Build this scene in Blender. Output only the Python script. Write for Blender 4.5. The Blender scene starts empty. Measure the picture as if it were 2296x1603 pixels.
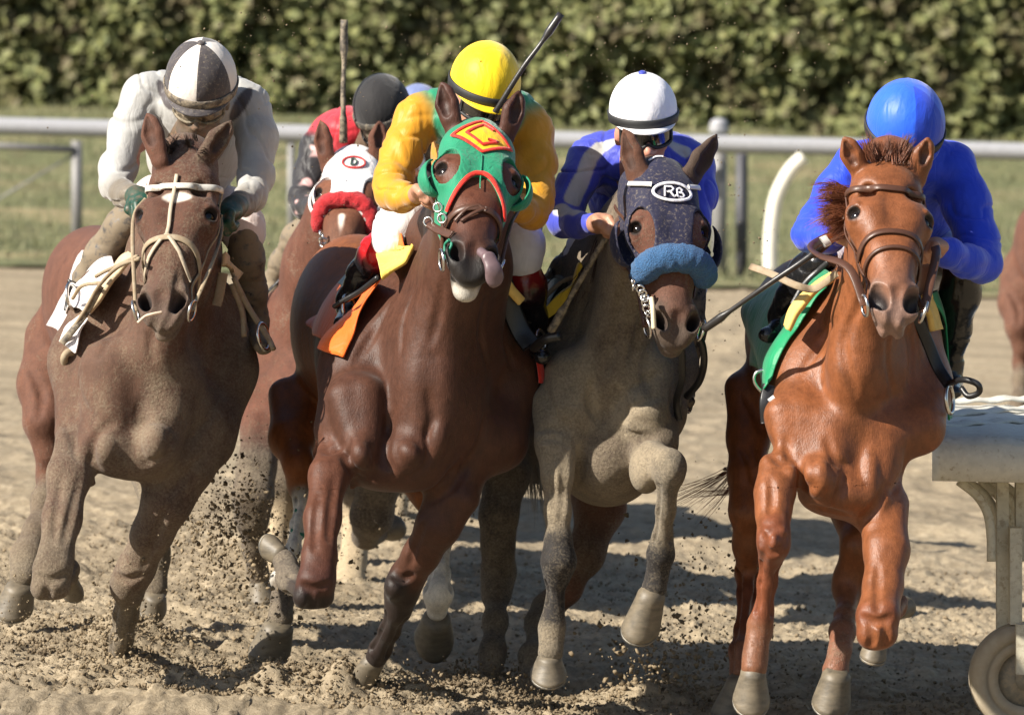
import bpy, math, os, random
import numpy as np
from mathutils import Vector, Matrix
QUAL = float(os.environ.get('SCENE_Q', '1'))
random.seed(7); RNG = np.random.default_rng(11)
SC = bpy.context.scene; COL = SC.collection
# ---------------------------------------------------------------- camera, sky, sun
CAM_D, CAM_H, FOC = 16.0, 2.03, 12400.0          # metres from the pack, metres above the track, focal length in units of 1/2296 frame width
TH = math.atan((801.5 - 73.0) / FOC)
cd = bpy.data.cameras.new('camera'); cam = bpy.data.objects.new('camera', cd); COL.objects.link(cam)
cam.location = (0, -CAM_D, CAM_H); cam.rotation_euler = (math.pi / 2 - TH, 0, 0)
cd.sensor_width = 36; cd.lens = 36 * FOC / 2296; cd.clip_start = 0.5; cd.clip_end = 3000
cd.dof.use_dof = True; cd.dof.focus_distance = CAM_D - 0.1; cd.dof.aperture_fstop = 6.3
SC.camera = cam
SUN_EL, SUN_AZ = math.radians(36), math.radians(60)     # azimuth to the viewer's left of the line back to the camera
sd = Vector((-math.sin(SUN_AZ) * math.cos(SUN_EL), -math.cos(SUN_AZ) * math.cos(SUN_EL), math.sin(SUN_EL)))
ld = bpy.data.lights.new('sun', 'SUN'); ld.energy = 5.0; ld.angle = math.radians(0.5); ld.color = (1, 0.93, 0.82)
sun = bpy.data.objects.new('sun', ld); COL.objects.link(sun); sun.rotation_euler = sd.to_track_quat('Z', 'Y').to_euler()
wd = bpy.data.worlds.new('World'); SC.world = wd; wd.use_nodes = True
nt = wd.node_tree; sky = nt.nodes.new('ShaderNodeTexSky'); sky.sky_type = 'NISHITA'; sky.sun_disc = False
sky.sun_elevation = SUN_EL; sky.sun_rotation = math.atan2(sd.x, sd.y)
nt.links.new(sky.outputs[0], nt.nodes['Background'].inputs[0]); nt.nodes['Background'].inputs[1].default_value = 0.062
SC.view_settings.view_transform = 'Standard'; SC.view_settings.look = 'None'; SC.view_settings.exposure = 1.02
SC.view_settings.gamma = 1.0
# ---------------------------------------------------------------- world points
CT, ST = math.cos(TH), math.sin(TH)
def W(x, y, Y):
    """the point at depth Y (metres beyond the pack's front line) seen at x, y of the 2296 wide photograph"""
    a, b = (x - 1148.0) / FOC, (801.5 - y) / FOC
    d = np.array([a, CT + b * ST, -ST + b * CT]); t = (Y + CAM_D) / d[1]
    return np.array([0, -CAM_D, CAM_H]) + d * t
def smooth(a, b, x):
    t = np.clip((x - a) / (b - a), 0, 1); return t * t * (3 - 2 * t)
_tab = RNG.random((32, 32, 32)).astype(np.float32)
def vnoise(p, sc, off=0.0):
    q = np.asarray(p, dtype=np.float64) * sc + off + 100.0
    i = np.floor(q).astype(int); f = q - i; f = f * f * (3 - 2 * f); i &= 31; j = (i + 1) & 31
    x0, y0, z0, x1, y1, z1 = i[:, 0], i[:, 1], i[:, 2], j[:, 0], j[:, 1], j[:, 2]; fx, fy, fz = f.T
    def L(a, b, t): return a + (b - a) * t
    return L(L(L(_tab[x0, y0, z0], _tab[x1, y0, z0], fx), L(_tab[x0, y1, z0], _tab[x1, y1, z0], fx), fy),
             L(L(_tab[x0, y0, z1], _tab[x1, y0, z1], fx), L(_tab[x0, y1, z1], _tab[x1, y1, z1], fx), fy), fz) * 2 - 1
def nrm(v): v = np.asarray(v, float); return v / (np.linalg.norm(v) + 1e-12)
# ---------------------------------------------------------------- objects
def tag(o, label=None, cat=None, group=None, kind=None):
    for k, v in (('label', label), ('category', cat), ('group', group), ('kind', kind)):
        if v: o[k] = v
    return o
def link(name, me, mat=None, parent=None):
    o = bpy.data.objects.new(name, me); COL.objects.link(o)
    if mat is not None:
        for m in (mat if isinstance(mat, (list, tuple)) else [mat]): me.materials.append(m)
    if parent is not None:
        o.parent = parent
        if parent.get('_base') is not None:
            b = parent['_base']; o.location = (-b[0], -b[1], -b[2])
    return o
def empty(name, loc):
    o = bpy.data.objects.new(name, None); COL.objects.link(o); o.location = loc; o.empty_display_size = .1
    o['_base'] = [float(v) for v in loc]; return o
def mk(name, V, F, mat=None, parent=None, smooth_=True, col=None, nor=None):
    me = bpy.data.meshes.new(name)
    V = np.asarray(V, np.float32)
    if isinstance(F, np.ndarray):
        n = F.shape[1]; me.vertices.add(len(V)); me.vertices.foreach_set('co', V.ravel())
        me.loops.add(F.size); me.loops.foreach_set('vertex_index', F.astype(np.int32).ravel())
        me.polygons.add(len(F)); me.polygons.foreach_set('loop_start', np.arange(0, F.size, n, dtype=np.int32))
        me.update(calc_edges=True); me.validate()
    else:
        me.from_pydata(V.tolist(), [], F); me.update()
    if col is not None and len(me.vertices) == len(col):
        at = me.color_attributes.new('Col', 'FLOAT_COLOR', 'POINT'); at.data.foreach_set('color', np.asarray(col, np.float32).ravel())
    if smooth_: me.polygons.foreach_set('use_smooth', np.ones(len(me.polygons), bool))
    if nor is not None and len(me.vertices) == len(nor): me.normals_split_custom_set_from_vertices(np.asarray(nor, np.float32).tolist())
    return link(name, me, mat, parent)
class MB:
    def __init__(s): s.V = []; s.F = []
    def add(s, V, F):
        n = len(s.V); s.V += [tuple(map(float, v)) for v in V]; s.F += [tuple(i + n for i in f) for f in F]
    def build(s, name, mat, parent=None, smooth_=True): return mk(name, s.V, s.F, mat, parent, smooth_)
    def tube(s, pts, r, n=8, cap=True):
        pts = np.asarray(pts, float); m = len(pts); rr = np.broadcast_to(np.asarray(r, float), (m,)); T = np.gradient(pts, axis=0); V = []
        t0 = nrm(T[0]); u = np.cross(t0, (0.13, 0.3, 0.95)); u = nrm(u)
        for i in range(m):
            t = nrm(T[i]); u = nrm(u - t * np.dot(u, t)); v = np.cross(t, u)
            for k in range(n):
                a = 2 * math.pi * k / n; V.append(pts[i] + (u * math.cos(a) + v * math.sin(a)) * rr[i])
        F = [(i * n + k, i * n + (k + 1) % n, (i + 1) * n + (k + 1) % n, (i + 1) * n + k) for i in range(m - 1) for k in range(n)]
        if cap: F += [tuple(range(n))[::-1], tuple(range((m - 1) * n, m * n))]
        s.add(V, F)
    def ribbon(s, pts, nor, w, th, closed=False):
        """a flat strap with rounded edges lying on nor"""
        pts = np.asarray(pts, float); nor = np.asarray(nor, float); m = len(pts); w = np.broadcast_to(np.asarray(w, float), (m,))
        T = (np.roll(pts, -1, 0) - np.roll(pts, 1, 0)) if closed else np.gradient(pts, axis=0)
        sec = [(-.5, .25), (-.4, 1), (.4, 1), (.5, .25), (.42, -.15), (-.42, -.15)]; V = []
        for i in range(m):
            t = nrm(T[i]); n = nrm(nor[i] - t * np.dot(nor[i], t)); b = np.cross(t, n)
            for a, c in sec: V.append(pts[i] + b * (a * w[i]) + n * (c * th))
        k = len(sec); R = m if closed else m - 1
        F = [(i * k + j, i * k + (j + 1) % k, ((i + 1) % m) * k + (j + 1) % k, ((i + 1) % m) * k + j) for i in range(R) for j in range(k)]
        if not closed: F += [tuple(range(k)), tuple(range((m - 1) * k, m * k))[::-1]]
        s.add(V, F)
    def ball(s, c, r, nu=12, nv=8, ax=None):
        c = np.asarray(c, float); r = np.broadcast_to(np.asarray(r, float), (3,)); ax = np.eye(3) if ax is None else np.asarray(ax); V = []
        for j in range(nv + 1):
            ph = math.pi * j / nv
            for i in range(nu):
                a = 2 * math.pi * i / nu; q = np.array([math.sin(ph) * math.cos(a), math.sin(ph) * math.sin(a), math.cos(ph)]) * r; V.append(c + q @ ax)
        F = [(j * nu + i, (j + 1) * nu + i, (j + 1) * nu + (i + 1) % nu, j * nu + (i + 1) % nu) for j in range(nv) for i in range(nu)]
        s.add(V, F)
    def box(s, lo, hi, bev=0.0):
        x0, y0, z0 = lo; x1, y1, z1 = hi
        V = [(x, y, z) for z in (z0, z1) for x, y in ((x0, y0), (x1, y0), (x1, y1), (x0, y1))]
        s.add(V, [(3, 2, 1, 0), (4, 5, 6, 7), (0, 1, 5, 4), (1, 2, 6, 5), (2, 3, 7, 6), (3, 0, 4, 7)])
    def ring(s, c, R, r, ax, n=20, m=6):
        ax = nrm(ax); u = nrm(np.cross(ax, (.1, .2, .97))); v = np.cross(ax, u); c = np.asarray(c, float)
        P = [c + (u * math.cos(2 * math.pi * i / n) + v * math.sin(2 * math.pi * i / n)) * R for i in range(n)]; V = []
        for i in range(n):
            o = nrm(P[i] - c)
            for k in range(m):
                a = 2 * math.pi * k / m; V.append(P[i] + (o * math.cos(a) + ax * math.sin(a)) * r)
        s.add(V, [(i * m + k, i * m + (k + 1) % m, ((i + 1) % n) * m + (k + 1) % m, ((i + 1) % n) * m + k) for i in range(n) for k in range(m)])
def crom(pts, n):
    """Catmull-Rom through pts"""
    p = np.asarray(pts, float)
    if len(p) < 3:
        t = np.linspace(0, 1, n)[:, None]; return p[0] * (1 - t) + p[-1] * t
    p = np.vstack([2 * p[0] - p[1], p, 2 * p[-1] - p[-2]]); m = len(p) - 3; out = []
    for u in np.linspace(0, m - 1e-9, n):
        i = int(u); t = u - i; a, b, c, d = p[i:i + 4]
        out.append(.5 * (2 * b + (c - a) * t + (2 * a - 5 * b + 4 * c - d) * t * t + (3 * b - a - 3 * c + d) * t ** 3))
    return np.array(out)
# ---------------------------------------------------------------- smooth solids: blended capsules and ellipsoids turned into one mesh
class Solid:
    def __init__(s): s.pr = []
    def cap(s, pts, k=.03, col=None, flat=None, op='+', w=1.0):
        for (a, ra, ca), (b, rb, cb) in zip(pts[:-1], pts[1:]):
            s.pr.append(dict(t='c', a=np.asarray(a, float), b=np.asarray(b, float), ra=ra, rb=rb, k=k, ca=np.array(ca, float), cb=np.array(cb, float), flat=flat, op=op, w=w))
    def ell(s, c, r, k=.03, col=(.5, .5, .5, 0), ax=None, op='+', w=1.0):
        s.pr.append(dict(t='e', c=np.asarray(c, float), r=np.asarray(r, float), k=k, ca=np.array(col, float), cb=np.array(col, float), ax=np.eye(3) if ax is None else np.asarray(ax, float), op=op, w=w))
    @staticmethod
    def dist(p, X, Y, Z, want_t=False):
        if p['t'] == 'c':
            a, ba = p['a'], p['b'] - p['a']; px, py, pz = X - a[0], Y - a[1], Z - a[2]; fx = 1.0
            if p['flat'] is not None:
                f, q = p['flat']; m = (px * f[0] + py * f[1] + pz * f[2]) * (1 / q - 1)
                px = px + m * f[0]; py = py + m * f[1]; pz = pz + m * f[2]
                mb = np.dot(ba, f) * (1 / q - 1); ba = ba + mb * f; fx = .5 * (1 + q)
            t = np.clip((px * ba[0] + py * ba[1] + pz * ba[2]) / max(np.dot(ba, ba), 1e-9), 0, 1)
            d = (np.sqrt((px - ba[0] * t) ** 2 + (py - ba[1] * t) ** 2 + (pz - ba[2] * t) ** 2) - (p['ra'] + (p['rb'] - p['ra']) * t)) * fx
            return (d, t) if want_t else d
        c, r, A = p['c'], p['r'], p['ax']; px, py, pz = X - c[0], Y - c[1], Z - c[2]
        q = [px * A[i][0] + py * A[i][1] + pz * A[i][2] for i in range(3)]
        k0 = np.sqrt((q[0] / r[0]) ** 2 + (q[1] / r[1]) ** 2 + (q[2] / r[2]) ** 2) + 1e-6
        k1 = np.sqrt((q[0] / r[0] ** 2) ** 2 + (q[1] / r[1] ** 2) ** 2 + (q[2] / r[2] ** 2) ** 2) + 1e-6
        d = k0 * (k0 - 1) / k1
        return (d, 0.0) if want_t else d
    @staticmethod
    def box(p):
        if p['t'] == 'c':
            q = 1.0 if p['flat'] is None else max(1, p['flat'][1]); R = max(p['ra'], p['rb']) * q
            return np.minimum(p['a'], p['b']) - R, np.maximum(p['a'], p['b']) + R
        R = np.sqrt(((p['ax'] * p['r'][:, None]) ** 2).sum(0)); return p['c'] - R, p['c'] + R
    @staticmethod
    def comb(f, d, p):
        k = p['k']
        if p['op'] == '+':
            h = np.maximum(k - np.abs(f - d), 0) / k; return np.minimum(f, d) - h * h * k * .25
        h = np.maximum(k - np.abs(f + d), 0) / k; return np.maximum(f, -d) + h * h * k * .25
    def sdf(s, P):
        P = np.atleast_2d(P); f = np.full(len(P), .3)
        for p in s.pr:
            if p['op'] != 'p': f = s.comb(f, s.dist(p, P[:, 0], P[:, 1], P[:, 2]), p)
        return f
    def grad(s, P, e=.004):
        P = np.atleast_2d(P); g = np.stack([s.sdf(P + d) - s.sdf(P - d) for d in np.eye(3) * e], 1)
        return g / (np.linalg.norm(g, axis=1, keepdims=True) + 1e-9)
    def snap(s, P, off=0.0, it=6):
        P = np.array(np.atleast_2d(P), float)
        for _ in range(it): P -= s.grad(P) * (s.sdf(P) - off)[:, None] * .8
        return P
    def bounds(s):
        B = [s.box(p) for p in s.pr if p['op'] == '+']; return np.min([b[0] for b in B], 0) - .02, np.max([b[1] for b in B], 0) + .02
    def field(s, lo, hi, h):
        n = np.ceil((hi - lo) / h).astype(int) + 1; ax = [(lo[i] + h * np.arange(n[i])).astype(np.float32) for i in range(3)]
        f = np.full(n, .3, np.float32)
        for p in s.pr:
            if p['op'] == 'p': continue
            a, b = s.box(p); m = p['k'] + .02 if p['op'] == '+' else p['k'] + .01
            i0 = np.clip(np.floor((a - m - lo) / h).astype(int), 0, n); i1 = np.clip(np.ceil((b + m - lo) / h).astype(int) + 1, 0, n)
            if (i1 <= i0).any(): continue
            S = tuple(slice(i0[i], i1[i]) for i in range(3))
            d = s.dist(p, ax[0][S[0]][:, None, None], ax[1][S[1]][None, :, None], ax[2][S[2]][None, None, :]).astype(np.float32)
            f[S] = s.comb(f[S], d, p)
        return f, ax
    @staticmethod
    def nets(f, lo, h):
        ins = f < 0; c = np.zeros(tuple(np.array(f.shape) - 1), np.uint8)
        for a in (0, 1):
            for b in (0, 1):
                for d in (0, 1): c += ins[a:f.shape[0] - 1 + a, b:f.shape[1] - 1 + b, d:f.shape[2] - 1 + d]
        act = np.argwhere((c > 0) & (c < 8))
        if not len(act): return np.zeros((0, 3)), np.zeros((0, 4), int)
        idx = np.full(c.shape, -1, np.int32); idx[tuple(act.T)] = np.arange(len(act))
        cor = np.array([(a, b, d) for a in (0, 1) for b in (0, 1) for d in (0, 1)])
        v = np.stack([f[tuple((act + k).T)] for k in cor], 1); S = np.zeros((len(act), 3)); N = np.zeros(len(act))
        for i in range(8):
            for j in range(i + 1, 8):
                if np.abs(cor[i] - cor[j]).sum() == 1:
                    m = (v[:, i] < 0) != (v[:, j] < 0); t = np.where(m, v[:, i] / np.where(m, v[:, i] - v[:, j], 1), 0)
                    S += np.where(m[:, None], cor[i] + (cor[j] - cor[i]) * t[:, None], 0); N += m
        V = lo + (act + S / N[:, None]) * h; F = []
        for ax in range(3):
            u, w = (ax + 1) % 3, (ax + 2) % 3
            sl0 = [slice(None)] * 3; sl1 = [slice(None)] * 3; sl0[ax] = slice(0, -1); sl1[ax] = slice(1, None)
            A, B = ins[tuple(sl0)], ins[tuple(sl1)]
            for E, flip in ((np.argwhere(A & ~B), False), (np.argwhere(~A & B), True)):
                E = E[(E[:, u] > 0) & (E[:, w] > 0) & (E[:, u] < f.shape[u] - 1) & (E[:, w] < f.shape[w] - 1)]
                if not len(E): continue
                o = [E.copy() for _ in range(4)]; o[1][:, u] -= 1; o[2][:, u] -= 1; o[2][:, w] -= 1; o[3][:, w] -= 1
                q = np.stack([idx[tuple(k.T)] for k in o], 1)
                F.append(q[:, ::-1] if flip else q)
        F = np.concatenate(F) if F else np.zeros((0, 4), int)
        return V, F[(F >= 0).all(1)]
    def colour(s, V, sig=.006):
        C = np.zeros((len(V), 4)); Wt = np.full(len(V), 1e-9); P3 = []
        for p in s.pr:
            if p['op'] == 'p': P3.append(p); continue
            if p['op'] != '+' or p['w'] <= 0: continue
            a, b = s.box(p); m = np.where(((V > a - .05) & (V < b + .05)).all(1))[0]
            if not len(m): continue
            d, t = s.dist(p, V[m, 0], V[m, 1], V[m, 2], True); w = p['w'] * np.exp(-np.maximum(d, -.02) / sig)
            t = np.broadcast_to(t, d.shape)[:, None]; C[m] += w[:, None] * (p['ca'] * (1 - t) + p['cb'] * t); Wt[m] += w
        C /= Wt[:, None]
        for p in P3:
            a, b = s.box(p); m = np.where(((V > a - .03) & (V < b + .03)).all(1))[0]
            if not len(m): continue
            d, t = s.dist(p, V[m, 0], V[m, 1], V[m, 2], True); w = (1 - smooth(-p['k'], p['k'], d))[:, None] * p['w']
            t = np.broadcast_to(t, d.shape)[:, None]; C[m] = C[m] * (1 - w) + (p['ca'] * (1 - t) + p['cb'] * t) * w
        return C
    @staticmethod
    def gnorm(f, a, q, V):
        def smp(P):
            u = np.clip((P - a) / q, 0, np.array(f.shape) - 1.001); i = u.astype(int); t = u - i; r = 0
            for c in range(8):
                o = np.array([c & 1, c >> 1 & 1, c >> 2]); w = np.prod(np.where(o, t, 1 - t), axis=1); k = i + o; r = r + w * f[k[:, 0], k[:, 1], k[:, 2]]
            return r
        g = np.stack([smp(V + d) - smp(V - d) for d in np.eye(3) * q * .8], 1); return g / (np.linalg.norm(g, axis=1, keepdims=True) + 1e-9)
    def mesh(s, h, fine=(), grow=0.0, mask=None, sig=.006, folds=None, bounds=None, want_n=False):
        """one mesh; fine = boxes (lo, hi, h) that get a finer net; mask(P) solid the shape is cut to"""
        h *= QUAL; out = []; lo, hi = bounds or s.bounds(); boxes = [(np.asarray(b[0]), np.asarray(b[1]), b[2] * QUAL, b[3] if len(b) > 3 else (lambda V, c=np.asarray(b[0]), d=np.asarray(b[1]): np.minimum(V - c, d - V).min(1))) for b in fine]
        jobs = [(lo, hi, h, None)] + [(a - .03, b + .03, q, fn) for a, b, q, fn in boxes]
        for a, b, q, keep in jobs:
            f, ax = s.field(a, b, q); f -= grow
            if mask is not None:
                G = np.stack(np.meshgrid(*ax, indexing='ij'), -1).reshape(-1, 3); near = np.abs(f).ravel() < .04 + abs(grow)
                m = np.full(len(G), -1.0); m[near] = mask(G[near]); f = np.maximum(f, m.reshape(f.shape).astype(np.float32))
            V, F = s.nets(f, a, q)
            if not len(V): continue
            if keep is None:
                inside = np.zeros(len(V), bool)
                for _, _, _, fn in boxes: inside |= fn(V) > 0
                F = F[~inside[F].all(1)]
            else:
                e = keep(V) + .3 * h; ok = e > 0; F = F[ok[F].all(1)]
            if not len(F): continue
            u, inv = np.unique(F, return_inverse=True); V = V[u]; Nn = s.gnorm(f, a, q, V); F = inv.reshape(-1, 4)
            if keep is not None: V = V - Nn * np.where(keep(V) < 1.0 * h, .0007, 0)[:, None]
            out.append((V, F, Nn))
        n = 0; VV = []; FF = []
        for V, F, _ in out: VV.append(V); FF.append(F + n); n += len(V)
        Nn = np.concatenate([o[2] for o in out]); V = np.concatenate(VV); F = np.concatenate(FF); C = s.colour(V, sig)
        if folds is not None:
            V = V + Nn * folds(V, Nn)[:, None]
        return (V, F, C, Nn) if want_n else (V, F, C)
# ---------------------------------------------------------------- materials
def mat(name, build):
    m = bpy.data.materials.new(name); m.use_nodes = True; t = m.node_tree; b = t.nodes['Principled BSDF']; build(t, b); return m
def nd(t, typ, **kw):
    n = t.nodes.new(typ)
    for k, v in kw.items():
        if k in n.inputs.keys() if hasattr(n.inputs, 'keys') else False: n.inputs[k].default_value = v
        else: setattr(n, k, v)
    return n
def noise(t, sc, det=4, rough=.6, vec=None, scale3=None):
    n = t.nodes.new('ShaderNodeTexNoise'); n.inputs['Scale'].default_value = sc; n.inputs['Detail'].default_value = det; n.inputs['Roughness'].default_value = rough
    co = t.nodes.new('ShaderNodeTexCoord').outputs['Object']
    if scale3:
        mp = t.nodes.new('ShaderNodeMapping'); mp.inputs['Scale'].default_value = scale3; t.links.new(co, mp.inputs[0]); co = mp.outputs[0]
    t.links.new(co, n.inputs['Vector']); return n.outputs['Fac']
def ramp(t, fac, stops):
    r = t.nodes.new('ShaderNodeValToRGB'); e = r.color_ramp.elements
    while len(e) < len(stops): e.new(.5)
    for x, (p, c) in zip(e, stops): x.position = p; x.color = (*c, 1) if len(c) == 3 else c
    t.links.new(fac, r.inputs[0]); return r.outputs[0]
def mixc(t, fac, a, b, mode='MIX'):
    m = t.nodes.new('ShaderNodeMix'); m.data_type = 'RGBA'; m.blend_type = mode
    for s, v in ((0, fac), (6, a), (7, b)):
        if isinstance(v, (int, float)): m.inputs[s].default_value = v
        elif isinstance(v, tuple): m.inputs[s].default_value = (*v[:3], 1)
        else: t.links.new(v, m.inputs[s])
    return m.outputs[2]
def mathn(t, op, a, b=0.0, clamp=False):
    m = t.nodes.new('ShaderNodeMath'); m.operation = op; m.use_clamp = clamp
    for s, v in ((0, a), (1, b)):
        if isinstance(v, (int, float)): m.inputs[s].default_value = v
        else: t.links.new(v, m.inputs[s])
    return m.outputs[0]
def bump(t, b, h, st, dist, prev=None):
    n = t.nodes.new('ShaderNodeBump'); n.inputs['Strength'].default_value = st; n.inputs['Distance'].default_value = dist
    t.links.new(h, n.inputs['Height'])
    if prev is not None: t.links.new(prev, n.inputs['Normal'])
    t.links.new(n.outputs[0], b.inputs['Normal']); return n.outputs[0]
DIRT = (0.32, 0.262, 0.182)
def coat_mat(name, rough=.42, spec=.4, sheen=.1):
    """animal coat: colour and the amount of dried mud (alpha) come from the body's own colouring"""
    def f(t, b):
        a = t.nodes.new('ShaderNodeAttribute'); a.attribute_name = 'Col'
        n1 = noise(t, 9, 6, .65); n2 = noise(t, 130, 5, .75); n3 = noise(t, 420, 2)
        v = mixc(t, 1.0, a.outputs['Color'], ramp(t, n1, [(.3, (.80, .80, .80)), (.7, (1.16, 1.14, 1.1))]), 'MULTIPLY')
        v = mixc(t, 1.0, v, ramp(t, n3, [(.25, (.72, .72, .72)), (.75, (1.22, 1.22, 1.22))]), 'MULTIPLY')
        n5 = noise(t, 48, 6, .7, scale3=(1, 1, .45)); v = mixc(t, 1.0, v, ramp(t, n5, [(.3, (.70, .69, .68)), (.52, (1.0, 1.0, 1.0)), (.75, (1.24, 1.22, 1.2))]), 'MULTIPLY')
        mud = mathn(t, 'ADD', mathn(t, 'MULTIPLY', n1, .45), mathn(t, 'MULTIPLY', n2, .55))
        k = mathn(t, 'MULTIPLY', mathn(t, 'SUBTRACT', mathn(t, 'ADD', mathn(t, 'MULTIPLY', a.outputs['Alpha'], .62), .24), mathn(t, 'SUBTRACT', 1.0, mud)), 3.2, True)
        k = mathn(t, 'MULTIPLY', k, mathn(t, 'MULTIPLY', a.outputs['Alpha'], 3.0, True), True)
        k = mathn(t, 'MULTIPLY', k, .9)
        c = mixc(t, k, v, ramp(t, n2, [(.3, tuple(.72 * x for x in DIRT)), (.7, DIRT)]))
        t.links.new(c, b.inputs['Base Color'])
        rr = mathn(t, 'ADD', rough - .12, mathn(t, 'MULTIPLY', n5, .3)); t.links.new(mathn(t, 'ADD', mathn(t, 'MULTIPLY', k, .3), rr, True), b.inputs['Roughness'])
        b.inputs['Specular IOR Level'].default_value = spec; b.inputs['Sheen Weight'].default_value = sheen; b.inputs['Sheen Roughness'].default_value = .4
        hair = noise(t, 260, 3, .6, scale3=(1, 1, .2)); p = bump(t, b, hair, .4, .003)
        vn = t.nodes.new('ShaderNodeTexNoise'); vn.noise_type = 'RIDGED_MULTIFRACTAL'; vn.normalize = False; vn.inputs['Scale'].default_value = 8; vn.inputs['Detail'].default_value = 1.5; vn.inputs['Distortion'].default_value = .6; t.links.new(t.nodes.new('ShaderNodeTexCoord').outputs['Object'], vn.inputs['Vector'])
        p = bump(t, b, ramp(t, mathn(t, 'MULTIPLY', vn.outputs['Fac'], .5), [(.55, (0, 0, 0)), (.95, (1, 1, 1))]), .35, .007, p)
        p = bump(t, b, noise(t, 30, 5, .6), .38, .006, p)
        bump(t, b, mathn(t, 'MULTIPLY', mathn(t, 'ADD', n2, mathn(t, 'MULTIPLY', n5, .8)), k), .7, .006, p)
    return mat(name, f)
def cloth_mat(name, col=None, rough=.62, dirt=0.0, wr=.5, spec=.25, sheen=.25, fold=26):
    def f(t, b):
        if col is None:
            a = t.nodes.new('ShaderNodeAttribute'); a.attribute_name = 'Col'; c = a.outputs['Color']; al = a.outputs['Alpha']
        else:
            r = t.nodes.new('ShaderNodeRGB'); r.outputs[0].default_value = (*col, 1); c = r.outputs[0]; al = None
        n2 = noise(t, 110, 5, .75)
        v = mixc(t, 1.0, c, ramp(t, noise(t, 14, 4), [(.3, (.88, .88, .88)), (.7, (1.07, 1.07, 1.07))]), 'MULTIPLY')
        amt = al if al is not None else dirt
        k = mathn(t, 'MULTIPLY', mathn(t, 'SUBTRACT', mathn(t, 'ADD', mathn(t, 'MULTIPLY', amt, .55), .12), mathn(t, 'SUBTRACT', 1.0, n2)), 4.0, True)
        k = mathn(t, 'MULTIPLY', k, mathn(t, 'MULTIPLY', amt, 3.0, True))
        t.links.new(mixc(t, mathn(t, 'MULTIPLY', k, .8), v, DIRT), b.inputs['Base Color'])
        b.inputs['Roughness'].default_value = rough; b.inputs['Specular IOR Level'].default_value = spec
        b.inputs['Sheen Weight'].default_value = sheen
        rg = t.nodes.new('ShaderNodeTexNoise'); rg.noise_type = 'RIDGED_MULTIFRACTAL'; rg.normalize = False; rg.inputs['Scale'].default_value = fold * .42; rg.inputs['Detail'].default_value = 2.0; rg.inputs['Distortion'].default_value = .9
        w = t.nodes.new('ShaderNodeTexNoise'); w.inputs['Scale'].default_value = fold; w.inputs['Detail'].default_value = 3; w.inputs['Distortion'].default_value = 1.2
        mp = t.nodes.new('ShaderNodeMapping'); mp.inputs['Rotation'].default_value = (.3, .5, .2); mp.inputs['Scale'].default_value = (1, 1, .35)
        t.links.new(t.nodes.new('ShaderNodeTexCoord').outputs['Object'], mp.inputs[0]); t.links.new(mp.outputs[0], w.inputs['Vector'])
        t.links.new(mp.outputs[0], rg.inputs['Vector']); p = bump(t, b, mathn(t, 'MULTIPLY', rg.outputs['Fac'], .5), min(1, wr * 1.1), .011); p = bump(t, b, w.outputs['Fac'], wr, .010, p); bump(t, b, noise(t, 700, 2), .15, .001, p)
    return mat(name, f)
def plain_mat(name, col, rough=.5, metal=0.0, spec=.5, var=.15, dirt=0.0, bsc=80, bst=.15, coat=0.0):
    def f(t, b):
        n = noise(t, 35, 4); v = mixc(t, 1.0, col, ramp(t, n, [(.25, (1 - var,) * 3), (.75, (1 + var,) * 3)]), 'MULTIPLY')
        if dirt > 0:
            k = ramp(t, noise(t, 48, 5, .72), [(max(0, .62 - dirt * .45), (0, 0, 0)), (min(1, .74 - dirt * .3), (1, 1, 1))]); v = mixc(t, mathn(t, 'MULTIPLY', k, .85), v, DIRT)
            t.links.new(mathn(t, 'ADD', mathn(t, 'MULTIPLY', k, .8 - rough), rough), b.inputs['Roughness'])
        else: b.inputs['Roughness'].default_value = rough
        t.links.new(v, b.inputs['Base Color']); b.inputs['Metallic'].default_value = metal; b.inputs['Specular IOR Level'].default_value = spec
        b.inputs['Coat Weight'].default_value = coat; b.inputs['Coat Roughness'].default_value = .15
        bump(t, b, noise(t, bsc, 4), bst, .004)
    return mat(name, f)
M = {}
M['eye'] = plain_mat('dark_eye', (.009, .006, .005), .14, spec=.45, var=0, bst=0)
M['skin'] = plain_mat('skin', (.42, .23, .15), .5)
M['brown_leather'] = plain_mat('brown_leather', (.075, .032, .018), .42)
M['black_leather'] = plain_mat('black_leather', (.012, .012, .013), .38)
M['tan_leather'] = plain_mat('mud_stained_leather', (.27, .20, .125), .8, dirt=.45)
M['orange_rein'] = plain_mat('orange_rein', (.42, .09, .02), .5)
M['steel'] = plain_mat('steel', (.62, .6, .57), .25, 1.0, bst=.02)
M['black_boot'] = plain_mat('black_boot', (.010, .010, .011), .2, spec=.6, bsc=18, bst=.45, coat=.3)
M['foam'] = plain_mat('yellow_foam', (.68, .46, .13), .75, bsc=30, bst=.4)
M['white_rubber'] = plain_mat('white_tape', (.72, .70, .66), .6, dirt=.15)
M['lens'] = plain_mat('smoked_lens', (.02, .018, .015), .08, spec=.8, var=0, bst=0, coat=.5)
M['black_band'] = plain_mat('black_elastic', (.018, .018, .019), .6)
M['whip'] = plain_mat('dark_cane', (.022, .02, .02), .35)
M['whip_mud'] = plain_mat('muddy_cane', (.06, .05, .04), .6, dirt=.45)
M['tongue'] = plain_mat('tongue', (.13, .085, .092), .4, var=.15)
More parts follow.
